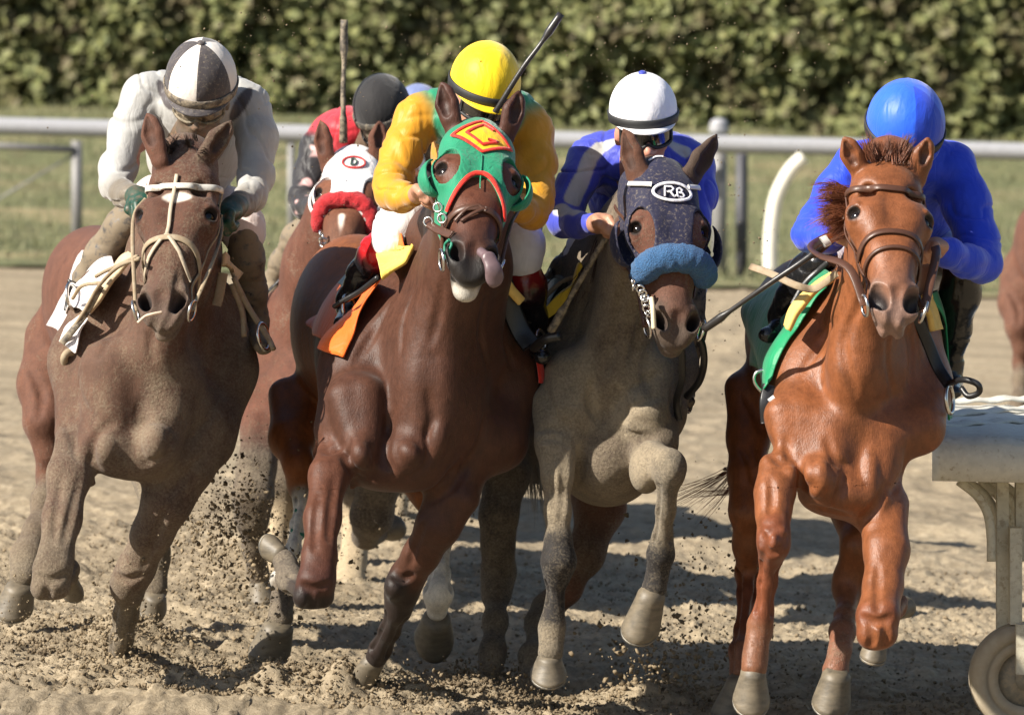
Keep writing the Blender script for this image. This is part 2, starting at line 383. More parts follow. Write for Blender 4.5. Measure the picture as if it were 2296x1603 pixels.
def hoof_f(t, b):
    n = noise(t, 24, 4, .6, scale3=(1, 1, 3)); c = ramp(t, n, [(.3, (.07, .058, .042)), (.55, (.115, .096, .068)), (.75, (.16, .13, .09))])
    k = ramp(t, noise(t, 22, 5, .7), [(.38, (0, 0, 0)), (.8, (1, 1, 1))]); t.links.new(mixc(t, mathn(t, 'MULTIPLY', k, .6), c, (.22, .175, .115)), b.inputs['Base Color'])
    b.inputs['Roughness'].default_value = .55; bump(t, b, n, .35, .003)
M['hoof'] = mat('horn', hoof_f)
M['sole'] = plain_mat('hoof_sole', (.03, .027, .022), .8, dirt=.3)
def hair_mat(name, col):
    def f(t, b):
        v = mixc(t, 1.0, col, ramp(t, noise(t, 60, 3, .6), [(.2, (.6,) * 3), (.8, (1.5,) * 3)]), 'MULTIPLY'); t.links.new(v, b.inputs['Base Color']); b.inputs['Roughness'].default_value = .45
    return mat(name, f)
def fleece_mat(name, col):
    def f(t, b):
        n = noise(t, 190, 3, .7); v = mixc(t, 1.0, col, ramp(t, n, [(.3, (.6,) * 3), (.65, (1.15,) * 3)]), 'MULTIPLY'); t.links.new(v, b.inputs['Base Color'])
        b.inputs['Roughness'].default_value = .9; b.inputs['Sheen Weight'].default_value = .12; bump(t, b, n, 1.0, .012)
    return mat(name, f)
# ---------------------------------------------------------------- the setting
def ground_z(X, Y):
    b = -X * (.075 + (.032 - .075) * smooth(3, 28, Y)); b = np.where(X > 0, b * (.75 + .25 * smooth(3, 28, Y)), b)
    return b + 0.93 * smooth(32.5, 47.5, Y) + 0.05 * smooth(28.5, 30, Y)
RIDGES = []   # heaps thrown up by the hooves: (X, Y, sx, sy, h)
def ground_detail(X, Y):
    P = np.stack([X, Y, np.zeros_like(X)], 1); near = 1 - smooth(3.5, 9, Y)
    z = .020 * vnoise(P, 2.3) + .013 * vnoise(P, 7, 5) + .010 * np.maximum(vnoise(P, 17, 9), -.3) + near * (.019 * np.abs(vnoise(P, 36, 3)) + .012 * np.abs(vnoise(P, 75, 3)))
    z += .026 * np.sin(Y * 7.5 + 1.5 * vnoise(P * np.array([.5, 1, 1]), .8)) * smooth(2, 6, Y) * (.6 + .6 * vnoise(P, .9, 4)) * (1 - smooth(20, 29, Y))
    for x, y, sx, sy, h in RIDGES: z += h * np.exp(-((X - x) / sx) ** 2 - ((Y - y) / sy) ** 2) * (1 + .5 * vnoise(P, 14, 2))
    return z * (1 - smooth(28, 30.5, Y)) + .05 * vnoise(P, .8) * smooth(29, 31, Y)
for u, v, sx, sy, h in ((270, 1500, .13, .1, .07), (240, 1560, .3, .12, .05), (840, 1590, .3, .13, .06), (640, 1590, .3, .14, .06), (1100, 1575, .2, .1, .05), (1180, 1595, .12, .1, .03), (1500, 1560, .2, .15, .05)):
    p = W(u, v, 1.0); RIDGES.append((p[0], CAM_H * FOC / (v - 73.0 + 8) - CAM_D, sx, sy, h))
p = W(1150, 1540, 1.4); RIDGES.append((p[0], 1.5, .45, .55, -.07))
def grid_sheet(name, xs, ys, mat_, zoff=0.0, kind='structure'):
    X, Y = np.meshgrid(xs, ys); X = X.ravel(); Y = Y.ravel(); Z = ground_z(X, Y) + ground_detail(X, Y) + zoff
    n = len(xs); i = np.arange(len(ys) - 1)[:, None] * n + np.arange(n - 1)[None]; i = i.ravel()
    return tag(mk(name, np.stack([X, Y, Z], 1), np.stack([i, i + 1, i + n + 1, i + n], 1), mat_), kind=kind)
def track_f(t, b):
    n1 = noise(t, 1.1, 4); n2 = noise(t, 26, 6, .75); n3 = noise(t, 120, 3, .7); st = noise(t, 1.0, 5, .6, scale3=(.7, 5.5, 1))
    c = ramp(t, n2, [(.28, (.19, .15, .10)), (.5, (.33, .27, .187)), (.72, (.43, .357, .258))])
    c = mixc(t, 1.0, c, ramp(t, st, [(.35, (.74, .73, .72)), (.6, (1.08, 1.07, 1.05))]), 'MULTIPLY')
    c = mixc(t, 1.0, c, ramp(t, n1, [(.3, (.88, .88, .88)), (.7, (1.08, 1.08, 1.07))]), 'MULTIPLY')
    t.links.new(c, b.inputs['Base Color']); b.inputs['Roughness'].default_value = .95; b.inputs['Specular IOR Level'].default_value = .1
    p = bump(t, b, n2, .5, .02); p = bump(t, b, n3, .6, .006, p)
M['track'] = mat('raked_dirt', track_f)
def grass_f(t, b):
    n1 = noise(t, .9, 5, .7, scale3=(.6, 1.6, 1)); n2 = noise(t, 14, 5, .75); n4 = noise(t, 3.0, 3)
    c = ramp(t, n2, [(.25, (.08, .09, .034)), (.5, (.15, .158, .066)), (.75, (.23, .225, .10))])
    c = mixc(t, ramp(t, n1, [(.5, (0, 0, 0)), (.68, (1, 1, 1))]), c, ramp(t, n2, [(.3, (.28, .22, .11)), (.7, (.42, .34, .19))]))
    c = mixc(t, mathn(t, 'MULTIPLY', ramp(t, n4, [(.55, (0, 0, 0)), (.75, (1, 1, 1))]), .6), c, (.12, .09, .05))
    t.links.new(c, b.inputs['Base Color']); b.inputs['Roughness'].default_value = .9; bump(t, b, n2, 1.0, .05)
M['grass'] = mat('patchy_grass', grass_f)
q = max(1, QUAL)
xs = np.unique(np.concatenate([np.linspace(-400, -30, 12), np.linspace(-30, -2.6, 60), np.arange(-2.6, 2.6, .012 * q), np.linspace(2.6, 30, 60), np.linspace(30, 400, 12)]))
ys = np.unique(np.concatenate([np.linspace(-60, -1, 30), np.linspace(-1, .2, 16), np.arange(.2, 5, .014 * q), np.geomspace(5, 30.5, int(330 / q))]))
grid_sheet('dirt_track', xs, ys, M['track'])
ys2 = np.concatenate([np.arange(28.6, 50, .1), np.linspace(50, 900, 30)])
xs2 = np.unique(np.concatenate([np.linspace(-500, -12, 14), np.arange(-12, 12, .1), np.linspace(12, 500, 14)]))
grid_sheet('grass_bank', xs2, ys2, M['grass'], .03)
# grass blades on the bank
V = []; F = []
def blades(n):
    X = RNG.uniform(-8, 8, n); Y = 29.0 + 17.5 * RNG.random(n) ** 1.2; Z = ground_z(X, Y) + ground_detail(X, Y) + .02
    keep = vnoise(np.stack([X, Y * 1.5, X * 0], 1), .9) < .25 + .5 * RNG.random(n); X, Y, Z = X[keep], Y[keep], Z[keep]; n = len(X)
    h = RNG.uniform(.04, .13, n); a = RNG.uniform(0, 6.28, n); w = .009; lx = RNG.normal(0, .03, n); ly = RNG.normal(0, .03, n)
    v = np.stack([np.stack([X - w * np.cos(a), Y - w * np.sin(a), Z], 1), np.stack([X + w * np.cos(a), Y + w * np.sin(a), Z], 1), np.stack([X + lx, Y + ly, Z + h], 1)], 1).reshape(-1, 3)
    return v, np.arange(3 * n).reshape(-1, 3)
def blade_f(t, b):
    oi = noise(t, 6, 3); t.links.new(ramp(t, oi, [(.3, (.09, .098, .042)), (.55, (.175, .175, .08)), (.75, (.36, .31, .18))]), b.inputs['Base Color']); b.inputs['Roughness'].default_value = .7
M['blade'] = mat('grass_blade', blade_f)
v, f = blades(26000); tag(mk('grass_blades', v, f, M['blade'], smooth_=False), kind='stuff', label='short patchy green and straw grass on the bank behind the rail', cat='grass')
# hedge
def leaf_f(t, b):
    n = noise(t, 2.2, 4, .7); n2 = noise(t, 17, 2)
    c = ramp(t, n2, [(.2, (.055, .07, .026)), (.42, (.125, .142, .054)), (.58, (.19, .198, .082)), (.72, (.28, .26, .08)), (.85, (.24, .165, .08))])
    c = mixc(t, mathn(t, 'MULTIPLY', ramp(t, n, [(.46, (0, 0, 0)), (.62, (1, 1, 1))]), .75), c, (.075, .048, .033))
    t.links.new(c, b.inputs['Base Color']); b.inputs['Roughness'].default_value = .6; b.inputs['Specular IOR Level'].default_value = .2
M['leaf'] = mat('hedge_leaf', leaf_f); M['twig'] = plain_mat('hedge_wood', (.065, .060, .03), .9, bsc=12, bst=1.0)
HY = 46.6
hr = empty('clipped_hedge', (0, HY, 1.1)); tag(hr, 'long clipped broadleaf hedge, green with brown patches, behind the rail', 'hedge')
n = int(62000); X = RNG.uniform(-9.5, 9.5, n); Zr = RNG.uniform(-.12, 2.9, n); P = np.stack([X, Zr, X * 0], 1)
dn = vnoise(P, 1.9) * .5 + vnoise(P, 4.3, 7) * .5
keep = RNG.random(n) < smooth(-.9, -.15, dn); X, Zr, dn = X[keep], Zr[keep], dn[keep]; n = len(X)
Y = HY - .25 * dn + RNG.random(n) ** 1.5 * .5 + .12 * RNG.normal(0, 1, n); Z = ground_z(X, np.full(n, HY)) + Zr
sz = RNG.uniform(.042, .085, n); N = nrm(np.array([-.25, -.8, .5])) + RNG.normal(0, .55, (n, 3)); N /= np.linalg.norm(N, axis=1, keepdims=True)
T = np.cross(N, RNG.normal(0, 1, (n, 3))); T /= np.linalg.norm(T, axis=1, keepdims=True); B = np.cross(N, T); C0 = np.stack([X, Y, Z], 1)
v = np.stack([C0 - T * sz[:, None] * 1.25, C0 + B * sz[:, None] * .8 + N * sz[:, None] * .22, C0 + T * sz[:, None] * 1.3 - N * sz[:, None] * .15, C0 - B * sz[:, None] * .8 + N * sz[:, None] * .22], 1).reshape(-1, 3)
i = np.arange(n) * 4; mk('leaves', v, np.concatenate([np.stack([i, i + 1, i + 2], 1), np.stack([i, i + 2, i + 3], 1)]), M['leaf'], hr)
xs3 = np.linspace(-9.6, 9.6, 120); zs3 = np.linspace(-.1, 2.95, 30); Xg, Zg = np.meshgrid(xs3, zs3); Xg = Xg.ravel(); Zg = Zg.ravel()
Yg = HY + .42 + .12 * vnoise(np.stack([Xg, Zg, Xg * 0], 1), 2.5); g = ground_z(Xg, np.full(len(Xg), HY))
m_ = len(xs3); i = (np.arange(len(zs3) - 1)[:, None] * m_ + np.arange(m_ - 1)[None]).ravel(); f1 = np.stack([i, i + 1, i + m_ + 1, i + m_], 1)
v1 = np.stack([Xg, Yg, g + Zg], 1); v2 = v1 + np.array([0, .9, 0]); k = len(v1)
top = np.arange(m_ - 1) + (len(zs3) - 1) * m_
mk('branches', np.concatenate([v1, v2]), np.concatenate([f1, f1[:, ::-1] + k, np.stack([top, top + 1, top + 1 + k, top + k], 1)]), M['twig'], hr)
# rail
M['rail'] = plain_mat('weathered_rail', (.33, .33, .345), .42, var=.15); M['grey_post'] = plain_mat('galvanised_post', (.19, .185, .18), .5, var=.2, bsc=20)
M['dark_post'] = plain_mat('dark_post', (.06, .06, .07), .6); M['white_vinyl'] = plain_mat('cream_vinyl', (.74, .71, .60), .45, dirt=.12, var=.06)
RY = 29.6
rl = empty('track_rail', W(0, 590, RY)); tag(rl, 'long white tubular track rail running across behind the field of horses', 'rail')
b = MB(); b.tube([W(x, 283 + (x) * .0252, RY) for x in np.linspace(-900, 3200, 12)], .072, 20); b.build('rail_tube', M['rail'], rl)
def post(x, y0, y1, r, m, Y=RY, parent=None, name='post'):
    b = MB(); b.tube([W(x, y0, Y), W(x, y1, Y)], r, 14); return b.build(name, m, parent)
post(653, 300, 600, .032, M['grey_post'], parent=rl); post(2700, 350, 670, .035, M['grey_post'], parent=rl)
t = empty('side_gate', W(170, 575, RY - .3)); tag(t, 'weathered grey gate frame with post, top bar and thin brace, left of the field', 'gate')
post(172, 316, 574, .045, M['grey_post'], RY - .3, t)
b = MB(); b.tube([W(-120, 322, RY - .35), W(166, 336, RY - .35)], .028, 10); b.build('top_bar', plain_mat('grey_bar', (.17, .165, .16), .5), t)
b = MB(); b.tube([W(-60, 480, RY - .3), W(160, 350, RY - .3)], .009, 8); b.build('brace', M['grey_post'], t)
t = empty('capped_post', W(1612, 640, RY + .25)); tag(t, 'thick grey steel post with a domed cap rising above the rail', 'post')
post(1612, 282, 648, .066, M['grey_post'], RY + .3, t, 'shaft'); b = MB(); b.ball(W(1612, 281, RY + .3), (.078, .078, .06), 16, 10); b.tube([W(1612, 297, RY + .3), W(1612, 287, RY + .3)], .084, 16); b.build('cap', M['rail'], t)
post(1663, 330, 645, .05, M['dark_post'], RY + .6, t, 'shaft')
t = empty('curved_rail_post', W(1730, 596, RY - 1.2)); tag(t, 'white curved gooseneck rail post standing on the grass between two horses', 'post')
b = MB(); b.tube(crom([W(x, y, RY - 1.2) for x, y in ((1802, 352), (1770, 385), (1742, 440), (1731, 500), (1727, 560), (1727, 612))], 24), .058, 16); b.build('neck', M['white_vinyl'], t)
# portable rail with a wheel, lower right
t = empty('portable_rail', W(2240, 1600, .5)); tag(t, 'cream portable track rail on curved supports with a pale rubber wheel, at right edge', 'rail section')
M['canvas'] = plain_mat('cream_canvas', (.58, .555, .48), .7, dirt=.1, bsc=16, bst=.5); M['tyre'] = plain_mat('dusty_tyre', (.34, .29, .21), .85, dirt=.5); M['pale_steel'] = plain_mat('painted_steel', (.50, .46, .35), .6, dirt=.25)
PY = .25
def px(x, y, Y=PY): return W(x, y, Y)
b = MB(); prof = []          # padded canopy: closed profile from front lip to back, swept to the right
for x in np.linspace(2088, 2620, 26):
    e = (x - 2088) * .02; s_ = [(1078, 0), (1040, -.02), (995, -.02), (976, .02), (968, .12), (950, .55), (925, 1.15), (906, 1.7), (915, 1.75), (990, 1.75), (1075, 1.72)]
    wob = 2.0 * math.sin(x * .05) + 1.4 * math.sin(x * .13)
    prof.append([W(x + 2, y + e + wob * (y < 1000), PY + d) for y, d in s_])
n = len(prof[0]); b.add([p for r in prof for p in r], [(i * n + j, i * n + (j + 1) % n, (i + 1) * n + (j + 1) % n, (i + 1) * n + j) for i in range(25) for j in range(n)] + [tuple(range(n)), tuple(range(25 * n, 26 * n))[::-1]])
b.build('canopy', M['canvas'], t)
for a, c in (((2092, 905, 1.5), (2310, 897, 1.7)), ((2080, 935, .9), (2310, 918, 1.35)), ((2085, 958, .4), (2310, 945, .75))):
    P = np.linspace(0, 1, 14)[:, None]; p0 = W(a[0], a[1], PY + a[2]); p1 = W(c[0], c[1], PY + c[2]); q_ = p0 * (1 - P) + p1 * P
    q_[:, 2] += .004 + .004 * np.sin(P[:, 0] * 19); b = MB(); b.ribbon(q_, np.tile([0, -.3, 1], (14, 1)), .05, .006); b.build('batten', M['canvas'], t)
for dx, dY in ((0, 0), (18, .12), (46, .3), (64, .45), (88, .5)):
    P = crom([W(x + dx, y, PY + .12 + dY) for x, y in ((2150, 1078), (2190, 1110), (2214, 1150), (2222, 1200), (2223, 1258))], 20)
    b = MB(); b.tube(P, .014, 10); b.build('curved_strut', M['pale_steel'], t)
def slab(x0, x1, y0, y1, Y, th, name, m):
    p = [W(x0, y1, Y), W(x1, y1, Y), W(x1, y0, Y), W(x0, y0, Y)]; b = MB(); b.add(p + [q_ + np.array([0, th, 0]) for q_ in p], [(0, 1, 2, 3), (7, 6, 5, 4), (0, 4, 5, 1), (1, 5, 6, 2), (2, 6, 7, 3), (3, 7, 4, 0)]); return b.build(name, m, t, False)
slab(2236, 2262, 1082, 1412, PY + .16, .05, 'upright', M['pale_steel']); slab(2265, 2292, 1184, 1400, PY + .10, .06, 'upright', M['pale_steel'])
slab(2278, 2330, 1082, 1250, PY + .2, .05, 'upright', M['pale_steel']); slab(2279, 2300, 1400, 1512, PY + .02, .04, 'fork', M['pale_steel'])
wc = W(2297, 1518, PY + .14); b = MB(); R0 = 125 * (PY + .14 + CAM_D) / FOC; NU = 48
prof = [(.50, .052), (.66, .06), (.70, .050), (.74, .062), (.9, .058), (.97, .045), (1.0, .02), (1.0, -.02), (.97, -.045), (.9, -.058), (.74, -.062), (.7, -.05), (.5, -.052)]
V = [wc + np.array([math.cos(2 * math.pi * i / NU) * R0 * r, -h, math.sin(2 * math.pi * i / NU) * R0 * r]) for i in range(NU) for r, h in prof]; n = len(prof)
b.add(V, [(i * n + j, i * n + (j + 1) % n, ((i + 1) % NU) * n + (j + 1) % n, ((i + 1) % NU) * n + j) for i in range(NU) for j in range(n)])
wh = b.build('wheel', M['tyre'], t)
b = MB(); 
for r, y0, y1 in ((.56, .04, -.04), (.2, .062, .03)):
    b.tube([wc + np.array([0, -y0, 0]), wc + np.array([0, -y1, 0])], R0 * r, 28)
b.build('rim', plain_mat('dull_rim', (.20, .18, .14), .6, dirt=.4), wh)
wh.children[0].location = (0, 0, 0)
# ---------------------------------------------------------------- horses and riders: shared kit
def frame(x0, y0, x1, w):
    """a crop of the 4096 wide photograph, shown w pixels wide -> offset and factor to the 2296 wide frame"""
    return (x0 / 1.784, y0 / 1.784, (x1 - x0) / w / 1.784)
FU = (0, 0, 1)
F1, F2, F3, F4 = frame(0, 100, 1150, 1366), frame(1000, 100, 2250, 1431), frame(2000, 200, 3000, 1069), frame(2750, 250, 4096, 1438)
F5, F6, F7, F8 = frame(0, 1300, 1200, 1234), frame(900, 1500, 2300, 1651), frame(1900, 1500, 3000, 1297), frame(2800, 1500, 4096, 1529)
FA, FB, FC, FD = frame(1020, 280, 1640, 1025), frame(1650, 320, 2230, 1057), frame(2380, 500, 2960, 989), frame(3200, 500, 3900, 1403)
FE, FG, FH = frame(180, 950, 700, 1516), frame(1150, 950, 1700, 1603), frame(384, 600, 1144, 1740)
M['worn_shoe'] = plain_mat('worn_shoe', (.16, .15, .13), .5, .6, dirt=.3)
class Rig:
    def __init__(s, Y0): s.Y0 = Y0; s.S = Solid(); s.C = FU
    def p(s, x, y, d=0.0): C = s.C; return W(C[0] + x * C[2], C[1] + y * C[2], s.Y0 + d)
    def r(s, r, d=0.0): return r * s.C[2] * (s.Y0 + d + CAM_D) / FOC
    def ch(s, pts, k=.03, col=(.5, .5, .5, 0), S=None, flat=None, op='+', w=1.0):
        S = S or s.S; q = []
        for e in pts:
            c = e[4] if len(e) > 4 else col
            q.append((s.p(*e[:3]), s.r(e[3], e[2]), c))
        S.cap(q, k, None, flat, op, w)
        if S is s.S and op == '+' and flat is None: s.anatomy(q, k)
    def anatomy(s, q, k):
        """tendons along the cannons, paired muscles down the forearms and gaskins"""
        for (a, ra, ca), (b, rb, cb) in zip(q[:-1], q[1:]):
            L = np.linalg.norm(b - a); ax = (b - a) / max(L, 1e-6); f = np.array([0., -1., 0.]); f = nrm(f - ax * np.dot(f, ax)); sd_ = np.cross(ax, f); hi, lo = max(ra, rb), min(ra, rb)
            if k <= .035 and .02 < lo and hi < .05 and L > .07:
                s.S.cap([(a + f * ra * .42, ra * .60, ca), (b + f * rb * .42, rb * .60, cb)], .008)
                for g in (-1, 1):
                    s.S.cap([(a - f * ra * .30 + sd_ * g * ra * .50, ra * .50, ca), (b - f * rb * .30 + sd_ * g * rb * .50, rb * .50, cb)], .008)
                    s.S.cap([(a + f * ra * .55 + sd_ * g * ra * .85, ra * .26, ca), (b + f * rb * .55 + sd_ * g * rb * .85, rb * .26, cb)], .012, None, None, '-')
            elif .035 < k <= .065 and .038 < lo and hi < .085 and L > .08:
                for g in (-1, 1): s.S.cap([(a + f * ra * .40 + sd_ * g * ra * .44, ra * .60, ca), (b + f * rb * .34 + sd_ * g * rb * .36, rb * .56, cb)], .02)
    def el(s, c, rx, ry, rz, k=.05, col=(.5, .5, .5, 0), yaw=0.0, roll=0.0, op='+', S=None, w=1.0, pitch=0.0):
        A = np.array((Matrix.Rotation(math.radians(yaw), 3, 'Z') @ Matrix.Rotation(math.radians(pitch), 3, 'X') @ Matrix.Rotation(math.radians(roll), 3, 'Y')).transposed())
        (S or s.S).ell(s.p(*c), (s.r(rx, c[2]), rz, s.r(ry, c[2])), k, col, A, op, w)
    def onto(s, C_, L, n=None):
        """points of the body surface met when looking along the photograph's view"""
        q = crom([(C_[0] + x * C_[2], C_[1] + y * C_[2], 0) for x, y in L], n or 4 * len(L)); P = np.array([W(a, b, s.Y0 - 1.1) for a, b, _ in q]); D = np.array([nrm(W(a, b, 30.) - W(a, b, 0.)) for a, b, _ in q]); t = np.zeros(len(P)); hit = np.zeros(len(P), bool)
        for _ in range(90):
            d = s.S.sdf(P + D * t[:, None]); hit |= d < .001; t = np.where(hit, t, t + np.clip(d * .75, .001, .05))
            if hit.all(): break
        return (P + D * t[:, None])[hit], hit
    def carve(s, C_, L, r, depth=.45, k=.018, op='-'):
        """a crease between two muscles (op '-') or a raised band of muscle (op '+') following L on the surface"""
        P, hit = s.onto(C_, L)
        if len(P) < 2: return
        N = s.S.grad(P); R_ = r * C_[2] * (s.Y0 + CAM_D) / FOC; m = len(P); w = np.sin(np.linspace(.25, math.pi - .25, m)); c = s.S.colour(P)
        sg = 1 if op == '-' else -1
        s.S.cap([(P[i] + sg * N[i] * R_ * (1 - depth * w[i]), R_ * (.55 + .45 * w[i]), tuple(c[i])) for i in range(m)], k, None, None, op, .5)
    def pts(s, L, n=24): return crom([s.p(*e) for e in L], n)
class Head:
    def __init__(s, rig, poll, muz, yaw, roll=0.0):
        a, b = rig.p(*poll), rig.p(*muz); s.O = a; s.L = nrm(b - a); s.sc = np.linalg.norm(b - a) / .56
        y = math.radians(yaw); R0 = np.array([math.cos(y), math.sin(y), math.sin(math.radians(-roll))]); s.R = nrm(R0 - s.L * np.dot(R0, s.L)); s.F = np.cross(s.L, s.R)
        if s.F[1] > 0: s.F = -s.F
        s.A = np.stack([s.R, s.L, s.F])
    def p(s, r, l, f): return s.O + s.sc * (r * s.R + l * s.L + f * s.F)
    def loc(s, P): return ((P - s.O) @ s.A.T) / s.sc
    def march(s, S, P, D, T, off):
        P = np.atleast_2d(P).astype(float); D = np.broadcast_to(D, P.shape); n = 60; t = np.zeros(len(P)); hit = np.zeros(len(P), bool)
        for _ in range(n):
            d = S.sdf(P + D * t[:, None]) - off; hit |= d < .0012; t = np.where(hit, t, t + np.clip(d * .6, .001, .02))
            if hit.all() or (t > T).all(): break
        Q = P + D * np.minimum(t, T)[:, None]; return Q, S.grad(Q)
    @staticmethod
    def taut(P, N, closed=False, it=5):
        P, N = P.copy(), N.copy()
        for _ in range(it):
            for A in (P, N):
                B = .25 * np.roll(A, 1, 0) + .5 * A + .25 * np.roll(A, -1, 0)
                if not closed: B[0], B[-1] = A[0], A[-1]
                A[:] = B
        return P + N * .0012, N
    def front(s, S, rl, off=.003):
        rl = np.atleast_2d(rl); P = s.O + s.sc * (rl[:, :1] * s.R + rl[:, 1:2] * s.L + .14 * s.F); return s.march(S, P, -s.F, .4, off)
    def ring(s, S, l0, tilt, th, off=.003, f0=-.09):
        th = np.asarray(th, float); dr, df = np.sin(th), np.cos(th); r = .24
        c = np.stack([0 * th, l0 + tilt * (0 * th), 0 * th + f0], 1); o = np.stack([dr * r, l0 + tilt * df * r, f0 + df * r], 1)
        Pc = s.O + s.sc * (c @ s.A); Po = s.O + s.sc * (o @ s.A); D = Pc - Po; D /= np.linalg.norm(D, axis=1, keepdims=True)
        P, N = s.march(S, Po, D, .3, off); c = len(th) > 20 and abs(th[-1] - th[0]) > 6; return s.taut(P, N, c) if len(th) > 6 else (P, N)
def horse_head(rig, H, coat, dark, mud=0.0, jaw=0.0, muzzle=None, flare=1.0, chin=None):
    """a long wedge of bone: forehead, orbits, nasal ridge, jowls, nostrils, lips"""
    S = rig.S; HS = Solid(); sc = H.sc; c = (*coat, mud); m = (*(muzzle or dark), mud); cm = tuple(.6 * np.array(c) + .4 * np.array(m)); i0 = len(S.pr)
    def cap(pts, k, flat=None, op='+', w=1.0): S.cap([(H.p(*q[:3]), q[3] * sc, q[4] if len(q) > 4 else c) for q in pts], k * sc, None, flat, op, w)
    def ell(q, r, k, col, op='+', w=1.0): S.ell(H.p(*q), np.array(r) * sc, k * sc, col, H.A, op, w)
    ell((0, .07, -.10), (.088, .13, .085), .05, c)
    for s in (-1, 1):
        cap([(s * .036, .08, -.075, .062), (s * .048, .2, -.066, .056), (s * .024, .33, -.058, .042), (s * .014, .47, -.058, .032, cm)], .045)
        ell((s * .086, .195, -.074), (.028, .046, .036), .035, c)                     # orbit
        cap([(s * .072, .152, -.040, .015), (s * .101, .185, -.050, .014), (s * .098, .225, -.066, .012)], .026)   # brow
        ell((s * .050, .20, -.185), (.036, .105, .085), .05, c)                       # jowl
        cap([(s * .036, .25, -.21, .036), (s * .022, .40, -.165, .027), (s * .014, .52, -.125 - jaw, .026, m)], .04)
        cap([(s * .085, .245, -.085, .014), (s * .067, .31, -.092, .013), (s * .056, .37, -.09, .009)], .02)       # facial crest
        ell((s * .043, .492, -.072), (.027, .05, .034), .03, m)                       # nostril wing
        cap([(s * .053, .463, -.05, .012, m), (s * .063, .50, -.055, .011, m), (s * .05, .535, -.066, .011, m)], .018)
        ell((s * .06, .125, -.035), (.022, .03, .02), .03, c, '-')                    # hollow above the eye
    cap([(0, .16, -.15, .07), (0, .36, -.11, .05), (0, .5, -.095, .044, m)], .05)
    ell((0, .548, -.083), (.044, .033, .032), .03, m)
    ell((0, .555, -.128 - jaw), (.034, .03, .026), .022, chin or m)
    cap([(-.05, .572, -.11 - jaw * .5, .004, m), (0, .592, -.108 - jaw * .5, .004, m), (.05, .572, -.11 - jaw * .5, .004, m)], .012, None, '-')
    S.cap([(H.p(0, .50, -.02), .011 * sc, m), (H.p(0, .57, -.045), .012 * sc, m)], .03 * sc, None, None, '-')
    for s in (-1, 1):
        A = np.array([nrm(H.R + s * .45 * H.L), nrm(H.L - s * .45 * H.R), H.F]); S.ell(H.p(s * .050, .507, -.040), np.array([.019 * flare, .031 * flare, .054]) * sc, .008 * sc, (.05, .03, .028, 0), A, '-')
        S.ell(H.p(s * .050, .508, -.068), np.array([.019 * flare, .030 * flare, .045]) * sc, .006 * sc, (.018, .012, .012, 0), A, 'p')
    HS.pr = [p for p in S.pr[i0:]]
    i1 = len(S.pr)
    for s in (-1, 1):
        cap([(s * .074, .178, -.034, .009), (s * .096, .185, -.024, .0085), (s * .117, .198, -.046, .008)], .010); cap([(s * .084, .232, -.040, .007), (s * .104, .228, -.042, .007), (s * .116, .216, -.054, .006)], .010)
        ell((s * .112, .207, -.030), (.022, .0165, .022), .006, c, '-')                 # eye opening
        ell((s * .106, .206, -.036), (.022, .027, .022), .006, (.02, .014, .012, 0), 'p')
    H.HS = HS; H.skip = []; return HS
def ear(rig, base, tip, open_dir, w=.034, col=(.1, .05, .03, 0), inner=None):
    n0 = len(rig.S.pr); _ear(rig, base, tip, open_dir, w * .88, col, inner)
    for p in rig.S.pr[n0:]: p['ear'] = 1
def _ear(rig, base, tip, open_dir, w, col, inner):
    """leaf-shaped ear, cupped on the side of open_dir"""
    S = rig.S; a, b = np.asarray(base, float), np.asarray(tip, float); ax = nrm(b - a); L = np.linalg.norm(b - a); o = nrm(np.asarray(open_dir, float)); o = nrm(o - ax * np.dot(o, ax))
    side = np.cross(ax, o)
    S.cap([(a - ax * .03, w * .8, col), (a + ax * L * .12, w * .86, col), (a + ax * L * .45, w, col), (a + ax * L * .75 + side * .004, w * .62, col), (b, .004, col)], .016, None, (o, .62))
    S.cap([(a + ax * L * .22 + o * w * .62, w * .42, col), (a + ax * L * .5 + o * w * .6, w * .55, col), (a + ax * L * .86 + o * w * .26, w * .18, col)], .008, None, None, '-')
    S.cap([(a + ax * L * .2 + o * w * .5, w * .45, inner or (.05, .03, .025, 0)), (a + ax * L * .8 + o * w * .3, w * .3, inner or (.05, .03, .025, 0))], .008, None, None, 'p', .75)
def eyes(H, parent):
    for s in (-1, 1):
        b = MB(); b.ball(H.p(s * .0905, .205, -.053), .0235 * H.sc, 18, 12); b.build('eye', M['eye'], parent)
